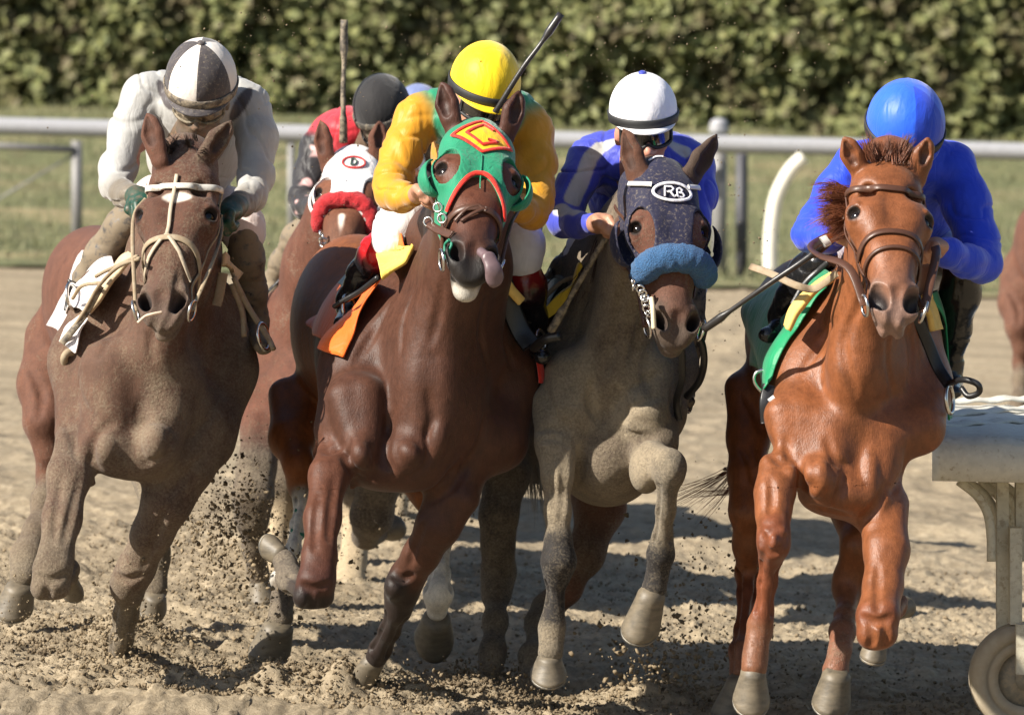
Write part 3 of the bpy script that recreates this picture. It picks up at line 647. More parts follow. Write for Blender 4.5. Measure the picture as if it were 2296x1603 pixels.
def hoof(C_, rig, cor, toe, r0, r1, parent, front=(0, -1, -.2), deep=1.25, open_=False):
    """horn capsule: coronet (x, y, d), toe end (x, y, d), radii in frame units"""
    rig.C = C_; a, b = rig.p(*cor), rig.p(*toe); ax = nrm(b - a); f = np.asarray(front, float); f = nrm(f - ax * np.dot(f, ax)); s = np.cross(ax, f); R0, R1 = rig.r(r0, cor[2]), rig.r(r1, toe[2]); V = []; n = 28
    R0 *= .90; prof = [(-.16, .70), (-.06, .88), (.02, 1.0), (.10, 1.03), (.18, 1.04), (.5, 0), (.86, 0), (.97, 0), (1.0, 0)]
    for t, m in prof:
        R = R0 * m if t < .2 else R0 * 1.03 + (R1 - R0 * 1.03) * (t - .15) / .85 - R1 * (.05 if t >= 1 else 0)
        c = a + (b - a) * t
        for i in range(n):
            q = 2 * math.pi * i / n; fz = math.cos(q); d_ = deep if fz > 0 else .92
            heel = .06 * (1 - t) * 0
            V.append(c + s * (math.sin(q) * R) + f * (fz * R * d_ + t * R * .22) + ax * (max(t, 0) * (.42 * fz - .10) * R1))
    m = len(prof); F = [(j * n + i, j * n + (i + 1) % n, (j + 1) * n + (i + 1) % n, (j + 1) * n + i) for j in range(m - 1) for i in range(n)] + [tuple(range(n))[::-1]]
    o = mk('hoof', V, F, M['hoof'], parent)
    c = b + (a - b) * .06; V = []; 
    for k, q_ in ((.96, .0), (.70, .05), (.35, .13), (0.02, .10)):
        for i in range(n):
            q = 2 * math.pi * i / n; fz = math.cos(q); d_ = deep if fz > 0 else .92; V.append(b - ax * (q_ * R1) + s * (math.sin(q) * R1 * k) + f * (fz * R1 * d_ * k + R1 * .22) + ax * ((.42 * fz * k - .10) * R1))
    F = [(j * n + i, j * n + (i + 1) % n, (j + 1) * n + (i + 1) % n, (j + 1) * n + i) for j in range(3) for i in range(n)]
    mk('sole', V, F, M['sole'], o)
    b_ = MB(); P = []; N = []
    for i in range(22):
        q = -2.45 + 4.9 * i / 21; fz = math.cos(q); d_ = deep if fz > 0 else .92; P.append(b + ax * (.003 + (.42 * fz * .88 - .10) * R1) + s * (math.sin(q) * R1 * .88) + f * (fz * R1 * d_ * .88 + R1 * .22)); N.append(ax)
    b_.ribbon(P, N, R1 * .22, .006); b_.build('shoe', M['worn_shoe'], o)
    return o
def strap(H, S, P, N, w, th, m, parent, name, b=None):
    q = b or MB(); q.ribbon(P, N, w, th)
    return None if b else q.build(name, m, parent)
def bridle(H, S, parent, m, brow=True, nose=.335, drop=False, band=None, cheek=True, off=.004, ring_m=None, ntilt=-.35):
    """browband, cheekpieces, noseband, throatlatch, bit rings; all lie on the head"""
    root = None; sc = H.sc
    def add(name, P, N, w, mm=m, th=.004):
        nonlocal root
        b = MB(); b.ribbon(P, N, w, th); o = b.build(name, mm, parent if root is None else root)
        if root is None: root = o
        return o
    P, N = H.ring(S, nose, ntilt, np.linspace(-math.pi, math.pi, 56, endpoint=False), off); b = MB(); b.ribbon(P, N, .021, .0045, True); root = b.build('bridle', m, parent)
    if drop: 
        P, N = H.ring(S, nose + .055, -.28, np.linspace(-2.6, 2.6, 46), off); add('drop_noseband', P, N, .011)
    if brow:
        P, N = H.ring(S, .075, .55, np.linspace(-1.75, 1.75, 40), off); add('browband', P, N, .020, band or m)
    if cheek:
        for s in (-1, 1):
            L = np.linspace(.06, .50, 26); th = s * np.interp(L, [.06, .2, .35, .5], [1.72, 1.85, 1.72, 1.42])
            Q = [H.ring(S, l, 0, [t], off) for l, t in zip(L, th)]; add('cheekpiece', [q[0][0] for q in Q], [q[1][0] for q in Q], .014)
    P, N = H.ring(S, .17, .9, np.linspace(1.6, 4.7, 30), off); add('throatlatch', P, N, .011)
    H.bit = []
    for s in (-1, 1):
        c, n = H.ring(S, .515, 0, [s * 1.45], .010); b = MB(); b.ring(c[0], .030 * sc, .0042, n[0] + .2 * H.F, 24, 8); b.build('bit_ring', ring_m or M['steel'], root); H.bit.append(c[0])
    return root
def cup(parent, m, c, ax, up, R, deep, a0=0, a1=2 * math.pi, name='blinker_cup', slit=None):
    """open bowl beside the eye"""
    ax = nrm(ax); up = nrm(np.asarray(up) - ax * np.dot(up, ax)); v = np.cross(ax, up); V = []; nu, nv = 30, 9; c = np.asarray(c, float)
    for lay, g in ((0, 0.0), (1, .004)):
        for j in range(nv):
            ph = .12 + (math.pi / 2 - .12) * j / (nv - 1)
            for i in range(nu):
                a = a0 + (a1 - a0) * i / (nu - 1); r = (R[0] - g, R[1] - g); V.append(c + up * (math.cos(a) * math.sin(ph) * r[1]) + v * (math.sin(a) * math.sin(ph) * r[0]) - ax * (math.cos(ph) * (deep - g)))
    n1 = nu * nv; F = []
    for j in range(nv - 1):
        for i in range(nu - 1):
            q = (j * nu + i, j * nu + i + 1, (j + 1) * nu + i + 1, (j + 1) * nu + i); F += [q, tuple(x + n1 for x in q[::-1])]
    for i in range(nu - 1): j = (nv - 1) * nu; F.append((j + i, j + i + 1, j + i + 1 + n1, j + i + n1))
    for j in range(nv - 1):
        for i in (0, nu - 1): F.append((j * nu + i, (j + 1) * nu + i, (j + 1) * nu + i + n1, j * nu + i + n1))
    return mk(name, V, F, m, parent)
def hair(name, roots, dirs, n, L, m, parent, rad=.0016, grav=.0, spread=.5, wob=.3, seg=7, jit=.012):
    """locks of hair as fine tapered strands"""
    roots = np.asarray(roots, float); dirs = np.asarray(dirs, float); V = []; F = []
    for q_ in range(n):
        if q_ % 14 == 0:
            u = RNG.random() * (len(roots) - 1); i = int(u); t = u - i; pc = roots[i] * (1 - t) + roots[min(i + 1, len(roots) - 1)] * t + RNG.normal(0, jit, 3); dc = nrm(dirs[i] * (1 - t) + dirs[min(i + 1, len(dirs) - 1)] * t + RNG.normal(0, spread * .5, 3)); lc = L * RNG.uniform(.55, 1.1); wc = nrm(RNG.normal(0, 1, 3)) * wob
        p = pc + RNG.normal(0, .004, 3); d = nrm(dc + RNG.normal(0, .07, 3)); l = lc * RNG.uniform(.75, 1.05); st = l / seg; w = wc + RNG.normal(0, .1, 3) * wob; r = rad * RNG.uniform(.7, 1.4); k = len(V)
        for j in range(seg + 1):
            rr = r * (1 - .85 * (j / seg) ** 2); u_ = nrm(np.cross(d, (.3, .2, .9))); v_ = np.cross(d, u_)
            for a in (0, 2.094, 4.189): V.append(p + (u_ * math.cos(a) + v_ * math.sin(a)) * rr)
            p = p + d * st; d = nrm(d + w * math.sin(j * 1.1) * .25 + np.array([0, 0, -grav]))
        F += [(k + j * 3 + a, k + j * 3 + (a + 1) % 3, k + j * 3 + 3 + (a + 1) % 3, k + j * 3 + 3 + a) for j in range(seg) for a in range(3)]
    return mk(name, V, np.array(F), m, parent)
def sheet(name, rows, m, parent, th=.006, nu=28, nv=18, wr=.006, seed=0.0, col=None, S=None):
    """cloth through rows of points, with a little slack and real thickness"""
    R = np.array([crom(r, nu) for r in rows]); G = np.stack([crom(R[:, i], nv) for i in range(nu)], 1); V = G.reshape(-1, 3); n = len(V)
    du = np.gradient(G, axis=1); dv = np.gradient(G, axis=0); N = np.cross(du, dv); N /= np.linalg.norm(N, axis=2, keepdims=True) + 1e-9; N = N.reshape(-1, 3)
    V = V + N * (wr * (vnoise(V, 9, seed) + .5 * vnoise(V, 21, seed)))[:, None]
    if S is not None:
        for _ in range(5):
            d = S.sdf(V); m_ = d < .012
            if m_.any(): V[m_] += S.grad(V[m_]) * (.014 - d[m_])[:, None] * .8
    if N[:, 1].mean() < 0: N = -N
    V2 = V - N * th if S is None else V - N * th
    i = (np.arange(nv - 1)[:, None] * nu + np.arange(nu - 1)[None]).ravel(); f = np.stack([i, i + 1, i + nu + 1, i + nu], 1); F = [f, f[:, ::-1] + n]
    e = [(j, j + 1) for j in range(nu - 1)] + [(j + 1 + (nv - 1) * nu, j + (nv - 1) * nu) for j in range(nu - 1)] + [((j + 1) * nu, j * nu) for j in range(nv - 1)] + [(j * nu + nu - 1, (j + 1) * nu + nu - 1) for j in range(nv - 1)]
    F.append(np.array([(b, a, a + n, b + n) for a, b in e]))
    return mk(name, np.concatenate([V, V2]), np.concatenate(F), m, parent)
def decal(H, S, lines, w, th, m, parent, name, off=.004, closed=False, n=None):
    b = MB()
    for L in lines:
        L = np.array(L, float); seg = []
        for a, c in zip(L[:-1], L[1:]):
            k = max(2, int(np.linalg.norm(c - a) / .004)); seg += [a + (c - a) * t for t in np.linspace(0, 1, k, endpoint=False)]
        seg.append(L[-1]); P, N = H.front(S, np.array(seg), off); b.ribbon(P, N, w, th, False)
    return b.build(name, m, parent)
def patch(H, S, poly, m, parent, name, off=.004, n=14):
    """filled patch sewn on the hood: quad of four (r, l) corners"""
    a, b, c, d = [np.array(q, float) for q in poly]; u, v = np.meshgrid(np.linspace(0, 1, n), np.linspace(0, 1, n)); u = u.ravel()[:, None]; v = v.ravel()[:, None]
    rl = (a * (1 - u) + b * u) * (1 - v) + (d * (1 - u) + c * u) * v; P, N = H.front(S, rl, off); i = (np.arange(n - 1)[:, None] * n + np.arange(n - 1)[None]).ravel()
    return mk(name, P, np.stack([i, i + 1, i + n + 1, i + n], 1), m, parent)
def hood(H, parent, m, low, holes, back=-.2, top=-.035, grow=.0065, ears=()):
    HS = H.HS
    def msk(P):
        q = H.loc(P); r, l, f = q.T; d = np.maximum.reduce([l - low(np.abs(r), f, r), top - l - .0 * f, back - f])
        for c, R in holes: d = np.maximum(d, (1 - np.sqrt((((q - np.array(c)) / np.array(R)) ** 2).sum(1))) * min(R))
        for e in ears: d = np.maximum(d, .034 - np.linalg.norm(P - e, axis=1))
        return d * H.sc
    Q = Solid(); Q.pr = [p for p in H.S.pr if not p.get('ear') and not (p['op'] == '-' and p['t'] == 'e' and p['r'].max() < .03)]; H.HS = Q
    C8 = np.array([H.p(r, l, f) for r in (-.15, .15) for l in (-.09, .52) for f in (-.27, .05)]); V, F, C = Q.mesh(.0042, grow=grow, mask=msk, bounds=(C8.min(0), C8.max(0))); return mk('hood', V, F, m, parent)
# ---------------------------------------------------------------- riders
def hand(S, wrist, pos, kn, down, col, sc=1.0):
    """a fist closed round the reins: palm, four bent fingers, thumb over the first"""
    w, p = np.asarray(wrist, float), np.asarray(pos, float); kn = nrm(kn); down = nrm(np.asarray(down) - kn * np.dot(down, kn)); a = np.cross(kn, down); c = col
    S.cap([(w, .024 * sc, c), (p - kn * .012, .026 * sc, c)], .02)
    for o in (-1.2, -.4, .4, 1.2): S.cap([(p - kn * .03 + a * o * .014 * sc, .015 * sc, c), (p + kn * .014 * sc + a * o * .0185 * sc, .0135 * sc, c)], .012)
    for o, l in ((-1.5, .88), (-.5, 1.0), (.5, 1.0), (1.5, .8)):
        q0 = p + kn * .018 * sc + a * o * .0185 * sc; q1 = q0 + (kn * .016 + down * .022) * sc * l; q2 = q1 + (-kn * .014 + down * .020) * sc * l; q3 = q2 + (-kn * .022 - down * .006) * sc * l
        S.cap([(q0, .0118 * sc, c), (q1, .0108 * sc, c), (q2, .0098 * sc, c), (q3, .0085 * sc, c)], .004)
    t0 = p - kn * .02 * sc - a * .030 * sc; t1 = t0 + (kn * .022 - a * .012 + down * .016) * sc; t2 = t1 + (kn * .018 + a * .016 + down * .016) * sc
    S.cap([(t0, .015 * sc, c), (t1, .0125 * sc, c), (t2, .010 * sc, c)], .007)
    return p + kn * .012 + down * .022
def axes(yaw, pitch, roll):
    """right, up, forward of a head facing the camera, turned by yaw, bowed by pitch, tilted by roll (degrees)"""
    m = Matrix.Rotation(math.radians(yaw), 3, 'Z') @ Matrix.Rotation(math.radians(pitch), 3, 'X') @ Matrix.Rotation(math.radians(roll), 3, 'Y')
    return np.array(m @ Vector((1, 0, 0))), np.array(m @ Vector((0, 0, 1))), np.array(m @ Vector((0, -1, 0)))
def helmet(parent, c, R, ax, mats, panels, visor, band, button=None, low=.62, goggles=None, strap_m=None):
    low -= .035
    """skull cap under a silk cover: panelled dome, elastic band, peak, goggles"""
    r_, u_, f_ = ax; c = np.asarray(c, float); nu, nv = 64, 22; V = []; F = []; fm = []
    for j in range(nv + 1):
        ph = low * math.pi * j / nv
        for i in range(nu):
            a = 2 * math.pi * i / nu; seam = 1 + .010 * max(0, math.cos(a * len(panels))) ** 40 * min(1, ph * 2) + .006 * float(_tab[i * 5 % 32, j % 32, 3] - .5) * math.sin(ph)
            V.append(c + (r_ * (math.sin(a) * math.sin(ph) * R[0]) + f_ * (math.cos(a) * math.sin(ph) * R[2]) + u_ * (math.cos(ph) * R[1])) * seam)
    for j in range(nv):
        for i in range(nu): F.append((j * nu + i, (j + 1) * nu + i, (j + 1) * nu + (i + 1) % nu, j * nu + (i + 1) % nu)); fm.append(panels[int(i * len(panels) / nu) % len(panels)])
    o = mk('helmet', V, F, mats, parent); o.data.polygons.foreach_set('material_index', np.array(fm, np.int32))
    def arc(ph, a0, a1, n, g=1.0, lift=0.0): 
        P = []
        for a in np.linspace(a0, a1, n): P.append(c + r_ * (math.sin(a) * math.sin(ph) * R[0] * g) + f_ * (math.cos(a) * math.sin(ph) * R[2] * g) + u_ * (math.cos(ph) * R[1] + lift))
        return np.array(P)
    ph = math.pi * (low - .045); P = arc(ph, 0, 2 * math.pi, 60)[:-1]; b = MB(); b.ribbon(P, P - c, .030, .005, True); b.build('band', band, o)
    if visor is not None:
        A = np.linspace(-1.15, 1.15, 25); V = []
        for lay, dz in ((0, 0), (1, -.0045)):
            for k, g in ((0, 1.0), (1, 1.0)):
                for a in A:
                    ext = .032 * max(0, math.cos(a * 1.3)) ** .7 * k; e = c + r_ * (math.sin(a) * math.sin(math.pi * low * .97) * R[0]) + f_ * (math.cos(a) * math.sin(math.pi * low * .97) * R[2]) + u_ * (math.cos(math.pi * low * .97) * R[1])
                    V.append(e + f_ * ext + u_ * (-.008 * ext / .032 + dz))
        n = len(A); F = [(i, i + 1, n + i + 1, n + i) for i in range(n - 1)] + [(2 * n + i + 1, 2 * n + i, 3 * n + i, 3 * n + i + 1) for i in range(n - 1)] + [(n + i, n + i + 1, 3 * n + i + 1, 3 * n + i) for i in range(n - 1)]
        mk('peak', V, F, visor, o)
    if button is not None: b = MB(); b.ball(c + u_ * R[1] * 1.0, (.013, .013, .008), 12, 6, np.array([r_, f_, u_])); b.build('button', button, o)
    return o
def goggles(parent, fc, ax, w, h, m, frame_m, strap_r=None):
    """wrap-round lens with a rim, curved to the face"""
    r_, u_, f_ = ax; V = []; nu, nv = 26, 9; Fs = []
    def q(a, v, g): return fc + r_ * math.sin(a) * (w * g) + f_ * (math.cos(a) * .085 * g) + u_ * (v * h * (1 - .25 * (abs(a) / 1.1) ** 3) - .012 * math.exp(-(a / .16) ** 2) * (v < -.5) * -1)
    for lay, g in ((0, 1.05), (1, .98)):
        for j in range(nv):
            for i in range(nu): V.append(q(-1.12 + 2.24 * i / (nu - 1), -1 + 2 * j / (nv - 1), g + .02 * (1 - (2 * j / (nv - 1) - 1) ** 2)))
    n = nu * nv; F = [(j * nu + i, j * nu + i + 1, (j + 1) * nu + i + 1, (j + 1) * nu + i) for j in range(nv - 1) for i in range(nu - 1)]; F += [tuple(x + n for x in f[::-1]) for f in F]
    o = mk('goggles', V, F, m, parent); b = MB(); A = np.linspace(-1.12, 1.12, 24); P = [q(a, 1, 1.06) for a in A] + [q(a, -1, 1.06) for a in A[::-1]]; b.ribbon(P, [np.asarray(p) - fc for p in P], .009, .006, True); b.build('goggle_rim', frame_m, o)
    return o
def face(S, c, ax, col, sc=1.0, lip=None):
    """c is the middle of the skull; adds skull, brow, nose, mouth, chin, ears"""
    r_, u_, f_ = ax; A = np.array([r_, u_, f_]); c = np.asarray(c, float)
    def q(x, y, z): return c + sc * (r_ * x + u_ * y + f_ * z)
    S.ell(q(0, .02, -.01), np.array([.074, .10, .092]) * sc, .03, col, A); S.ell(q(0, -.055, .03), np.array([.055, .065, .058]) * sc, .03, col, A)
    S.ell(q(0, -.108, .055), np.array([.024, .02, .022]) * sc, .02, col, A)                                   # chin
    S.cap([(q(0, -.005, .088), .010 * sc, col), (q(0, -.042, .106), .0135 * sc, col)], .014)                  # nose
    for s in (-1, 1):
        S.ell(q(s * .014, -.046, .094), np.array([.010, .009, .011]) * sc, .008, col, A); S.ell(q(s * .040, -.03, .066), np.array([.022, .02, .018]) * sc, .02, col, A)
        S.cap([(q(s * .012, .012, .085), .009 * sc, col), (q(s * .045, .014, .07), .010 * sc, col)], .014)      # brow
        S.ell(q(s * .031, -.004, .083), np.array([.013, .008, .010]) * sc, .008, (.03, .02, .018, 0), A, '-')   # eye socket
        S.ell(q(s * .031, -.004, .074), np.array([.012, .008, .009]) * sc, .004, (.25, .18, .15, 0), A)
        S.ell(q(s * .077, -.02, -.01), np.array([.010, .03, .018]) * sc, .012, col, A)
    lc = lip or tuple(np.array(col) * np.array([.8, .55, .55, 1]))
    S.cap([(q(-.022, -.074, .083), .0065 * sc, lc), (q(0, -.071, .094), .0078 * sc, lc), (q(.022, -.074, .083), .0065 * sc, lc)], .006)
    S.cap([(q(-.019, -.084, .082), .0065 * sc, lc), (q(0, -.086, .090), .008 * sc, lc), (q(.019, -.084, .082), .0065 * sc, lc)], .006)
    return q
def cloth_folds(amp=.006, sc=16, seed=0.0, dirv=(.5, .2, .8)):
    """narrow creases running across the limb between soft puffs of cloth"""
    def f(V, N):
        w = V + .05 * np.stack([vnoise(V, 5, seed), vnoise(V, 5, seed + 3), vnoise(V, 5, seed + 5)], 1)
        a = vnoise(w * np.array([.5, .5, 1.3]), sc, seed); b = vnoise(w * np.array([1.1, .7, .9]), sc * .6, seed + 7); c = vnoise(w * np.array([1.2, .5, .6]), sc * 1.1, seed + 13)
        gate = smooth(-.5, .3, vnoise(V, 4.5, seed + 11)); return amp * (.45 * b + .30 - gate * 1.15 * np.exp(-(a / .13) ** 2) - (1 - gate) * .7 * np.exp(-(c / .12) ** 2))
    return f
# ---------------------------------------------------------------- the horses
def finish_horse(rig, H, label, group, coatm, base, fine_head=True, blob=()):
    S = rig.S; t = empty('racehorse', base); rig.leg_top = W(1148, 1080, rig.Y0)[2]; tag(t, label, 'horse', group)
    C8 = np.array([H.p(r, l, f) for r in (-.19, .19) for l in (-.14, .67) for f in (-.25, .08)])
    def inside(V): q = H.loc(V); r, l, f = q.T; return np.minimum.reduce([.19 - np.abs(r), l + .14, .67 - l, f + .235])
    H.S = S; lo, hi = S.bounds(); hi = hi.copy(); hi[2] = rig.leg_top; V, F, C, N = S.mesh(.0085, fine=[(C8.min(0), C8.max(0), .0042, inside), (lo, hi, .0058, lambda V: np.minimum(hi[2] - V[:, 2], .3 - inside(V)))], want_n=True); mk('body', V, F, coatm, t, col=C, nor=N); eyes(H, t); return t
def reins(H, rig, parent, m, left, right, w=.012):
    for s, L in ((0, left), (1, right)):
        if L is None: continue
        P = crom([H.bit[s]] + [rig.p(*q) for q in L], 30); N = np.tile([0.2 * (1 - 2 * s), -.8, .35], (30, 1)); b = MB(); b.ribbon(P, N, w, .0045); b.build('rein', m, parent)
def tubes(rig, C_, lists, r, m, parent, name, n=26):
    for L in lists:
        rig.C = C_; b = MB(); b.tube(rig.pts(L, n), r, 8); b.build(name, m, parent)
def flat(rig, C_, L, w, m, parent, name, th=.004, n=26, nor=(0, -1, .3)):
    rig.C = C_; b = MB(); b.ribbon(rig.pts(L, n), np.tile(nor, (n, 1)), w, th); return b.build(name, m, parent)
def csheet(rig, C_, rows, m, parent, name='saddle_cloth', th=.005, wr=.006, seed=0.0, **k):
    rig.C = C_; return sheet(name, [[rig.p(*q) for q in r] for r in rows], m, parent, th, wr=wr, seed=seed, S=rig.S, **k)
def stirrup(rig, C_, c, R, m, parent, ax=(0.25, -1, .2), leather=None):
    rig.C = C_; b = MB(); b.ring(rig.p(*c), R, .006, ax, 26, 8); o = b.build('stirrup', m, parent)
    if leather: b = MB(); P = rig.pts(leather, 14); b.ribbon(P, np.tile([-.3, -1, .2], (14, 1)), .02, .004); b.build('stirrup_leather', M['black_leather'], parent)
GH = 'racehorses galloping towards the camera'
M['coat_gloss'] = coat_mat('glossy_coat', .42, .34, .06); M['coat_satin'] = coat_mat('satin_coat', .50, .28, .06); M['coat_dusty'] = coat_mat('dusty_coat', .68, .18, .1)

# ---- chestnut on the right
def horse_chestnut():
    R = Rig(-.45); S = R.S; c = (.195, .066, .024, .10); cd_ = (.15, .045, .019, .12); lo = (.17, .07, .035, .35); dk = (.20, .085, .05, .45)
    H = Head(R, (1995, 352, -.36), (2021, 676, -.75), 13, 1)
    HS = horse_head(R, H, c[:3], (.17, .09, .06), .05, muzzle=(.21, .125, .095), flare=1.42)
    a = R.p(1912, 395, -.36); ear(R, R.p(1921, 372, -.345), R.p(1893, 311, -.36), (-.25, -1, .05), .032, c); ear(R, R.p(2062, 374, -.32), R.p(2080, 312, -.33), (.3, -1, .05), .030, c)
    R.C = F4
    R.ch([(865, 470, -.18, 98), (838, 700, -.08, 118), (812, 930, .12, 145), (780, 1110, .22, 215)], .09, c)
    R.ch([(868, 520, -.25, 58), (842, 720, -.19, 58), (800, 930, -.07, 66), (748, 1120, -.01, 76), (720, 1320, -.02, 70), (700, 1500, .0, 60)], .13, c)
    R.ch([(860, 420, -.2, 80), (880, 640, .05, 100), (850, 900, .32, 150), (790, 1000, .7, 200)], .10, c)
    R.el((735, 1330, .46), 335, 420, .44, .10, c); R.el((715, 1290, .90), 425, 420, .52, .10, c); R.el((545, 1180, 1.42), 300, 360, .40, .12, c)
    R.ch([(640, 1060, .30, 120), (520, 1330, .20, 150), (470, 1540, .05, 105)], .07, c); R.ch([(950, 1120, .32, 110), (1000, 1380, .24, 110), (985, 1560, .10, 120)], .07, c)
    R.C = F8
    R.ch([(430, 200, .04, 120), (455, 430, -.03, 80)], .05, c); R.ch([(620, 280, .02, 150), (590, 480, -.06, 100)], .05, c); R.ch([(830, 320, .06, 170), (800, 560, 0, 130)], .06, c)
    R.el((560, 480, -.10), 55, 85, .05, .035, c); R.el((650, 560, .05), 190, 110, .16, .07, c)
    S.cap([(R.p(690, 180, -.16), R.r(26), c), (R.p(690, 470, -.17), R.r(16), c)], .05, None, None, '-')          # groove of the breast
    S.cap([(R.p(508, 420, -.16), R.r(12), c), (R.p(500, 520, -.14), R.r(10), c)], .03, None, None, '-')
    # near fore, straight under
    R.ch([(365, 450, -.06, 84), (352, 560, -.12, 84), (346, 660, -.16, 70), (345, 730, -.2, 66)], .04, c)
    R.ch([(350, 735, -.22, 66), (348, 800, -.23, 66), (335, 870, -.2, 50, cd_)], .035, cd_); R.ch([(308, 742, -.255, 22), (386, 738, -.255, 22)], .012, cd_); R.ch([(312, 815, -.265, 22), (376, 812, -.265, 22)], .012, cd_); R.ch([(350, 770, -.28, 14), (348, 800, -.28, 14)], .02, cd_)
    R.ch([(333, 870, -.19, 46), (318, 980, -.17, 40), (300, 1120, -.15, 40), (285, 1170, -.14, 48, lo)], .03, cd_); R.ch([(280, 1190, -.14, 55), (268, 1260, -.15, 46), (260, 1330, -.16, 50), (255, 1385, -.17, 60)], .03, lo); R.el((305, 1215, -.10), 38, 42, .035, .03, lo)
    # off fore, folded at the knee
    R.ch([(860, 640, .03, 118), (880, 830, -.08, 92), (862, 1000, -.15, 78), (840, 1130, -.22, 82), (832, 1215, -.25, 78)], .05, c); R.ch([(798, 1232, -.25, 50), (876, 1226, -.25, 50)], .03, cd_); R.ch([(795, 1135, -.25, 46), (884, 1128, -.25, 46)], .03, cd_)
    R.ch([(850, 1190, -.20, 52), (905, 1120, .06, 42), (925, 1085, .2, 50, lo)], .03, cd_); R.ch([(925, 1085, .2, 46), (935, 1110, .27, 42)], .03, lo)
    # hind legs
    R.ch([(230, 80, 1.36, 110), (228, 300, 1.28, 85), (222, 470, 1.2, 74), (218, 640, 1.15, 64), (222, 800, 1.2, 50), (228, 930, 1.26, 56)], .06, c)
    R.ch([(228, 930, 1.26, 54, c), (222, 1030, 1.2, 40), (205, 1200, 1.1, 36), (190, 1300, 1.02, 46, lo), (182, 1400, .98, 42, lo)], .035, cd_)
    R.ch([(700, 500, 1.4, 150), (760, 800, 1.1, 80), (715, 950, 1.14, 66), (700, 1010, 1.14, 56), (685, 1130, 1.02, 46, dk)], .05, c); R.ch([(682, 1140, 1.0, 46), (672, 1210, .95, 56), (662, 1290, .9, 46), (640, 1390, .88, 64)], .03, dk)
    for L, r in ([(430, 390), (462, 470), (500, 525), (560, 500), (612, 430)], 17), ([(400, 300), (425, 380), (440, 430)], 12), ([(690, 440), (668, 540), (640, 625)], 13), ([(330, 300), (350, 380), (420, 430)], 14), ([(880, 520), (830, 620), (760, 690)], 14), ([(600, 300), (640, 400), (690, 430)], 10), ([(520, 620), (600, 640), (690, 660)], 9), ([(985, 330), (960, 470), (900, 560)], 15): R.carve(F8, L, r)
    for L, r in ([(700, 1120), (665, 1210), (690, 1330), (720, 1420)], 16), ([(640, 1080), (570, 1200), (480, 1330)], 12), ([(880, 1080), (860, 1250), (880, 1420)], 16), ([(760, 900), (740, 1030), (690, 1120)], 10), ([(930, 1080), (960, 1230), (950, 1400)], 14): R.carve(F4, L, r, .35)
    for L, r in ([(215, 100), (260, 170), (285, 260)], 12), ([(190, 330), (240, 420), (255, 520)], 9), ([(270, 700), (300, 800), (290, 900)], 7), ([(330, 480), (340, 580), (330, 650)], 7), ([(760, 1140), (830, 1165), (905, 1140)], 9), ([(840, 900), (836, 1000), (838, 1110)], 9), ([(800, 1190), (812, 1250), (800, 1280)], 7), ([(875, 1180), (880, 1240), (868, 1275)], 7), ([(285, 800), (345, 845), (400, 800)], 8): R.carve(F8, L, r, .4)
    for L, r in ([(500, 400), (545, 560)], 22), ([(590, 430), (570, 520)], 20), ([(800, 360), (810, 520)], 26), ([(420, 420), (440, 480)], 16): R.carve(F8, L, r, .35, .02, '+')
    t = finish_horse(R, H, 'chestnut racehorse with no hood at far right, ridden by the jockey in all blue', GH, M['coat_gloss'], R.p(700, 1540, .5))
    hoof(F8, R, (252, 1392, -.17), (240, 1532, -.14), 66, 90, t, (0, -1, -.1)); hoof(F8, R, (645, 1410, .85), (620, 1545, .87), 76, 94, t, (-.1, -1, 0)); hoof(F8, R, (182, 1440, .96), (150, 1585, .98), 62, 88, t, (-.5, -1, 0)); hoof(F8, R, (925, 1105, .24), (952, 1075, .30), 46, 56, t, (.4, -.4, -1)); hoof(F8, R, (835, 1235, .5), (815, 1330, .5), 55, 64, t, (0, -1, .3))
    br = bridle(H, S, t, M['brown_leather'], nose=.325, drop=True)
    R.C = F4
    reins(H, R, br, M['brown_leather'], [(690, 880, -.62), (570, 830, -.5), (528, 795, -.35), (570, 760, -.2), (640, 735, -.15), (690, 715, -.12)], [(1060, 840, -.5), (1060, 790, -.3)], .026)
    flat(R, F4, [(575, 768, -.21), (640, 738, -.17), (690, 712, -.14)], .03, M['orange_rein'], br, 'rein_grip'); flat(R, F4, [(574, 772, -.215), (600, 760, -.2)], .033, M['white_rubber'], br, 'rein_wrap', .006)
    flat(R, F4, [(268, 872, .1), (360, 905, .05), (470, 955, .0), (550, 965, .0), (640, 900, -.1)], .022, M['tan_leather'], br, 'rein_end')
    green = cloth_mat('green_silk', (.008, .23, .095), .45, wr=.4)
    csheet(R, F4, [[(652, 915, .12), (560, 1005, .16), (470, 1150, .15), (400, 1290, .12), (335, 1400, .1)], [(600, 915, .35), (490, 1000, .42), (400, 1150, .42), (345, 1270, .4), (330, 1402, .36)], [(540, 925, .6), (400, 950, .75), (300, 1080, .8), (280, 1200, .78), (322, 1310, .7)], [(470, 935, .9), (330, 975, 1.0), (235, 1045, 1.0), (262, 1160, .98), (300, 1290, .9)]], green, t)
    csheet(R, F4, [[(975, 985, .2), (1040, 1120, .3), (1085, 1300, .32), (1110, 1530, .3)], [(1010, 980, .5), (1090, 1120, .6), (1120, 1300, .6), (1118, 1520, .55)]], green, t, seed=3)
    csheet(R, F4, [[(660, 920, .05), (560, 985, .06), (480, 1080, .05), (440, 1150, .04)], [(625, 920, .1), (540, 975, .12), (455, 1060, .12), (432, 1130, .1)]], M['foam'], t, 'saddle_pad', .018)
    csheet(R, F4, [[(960, 990, .1), (1010, 1060, .12), (1040, 1150, .14)], [(990, 1000, .2), (1030, 1060, .22), (1050, 1150, .22)]], M['foam'], t, 'saddle_pad', .018)
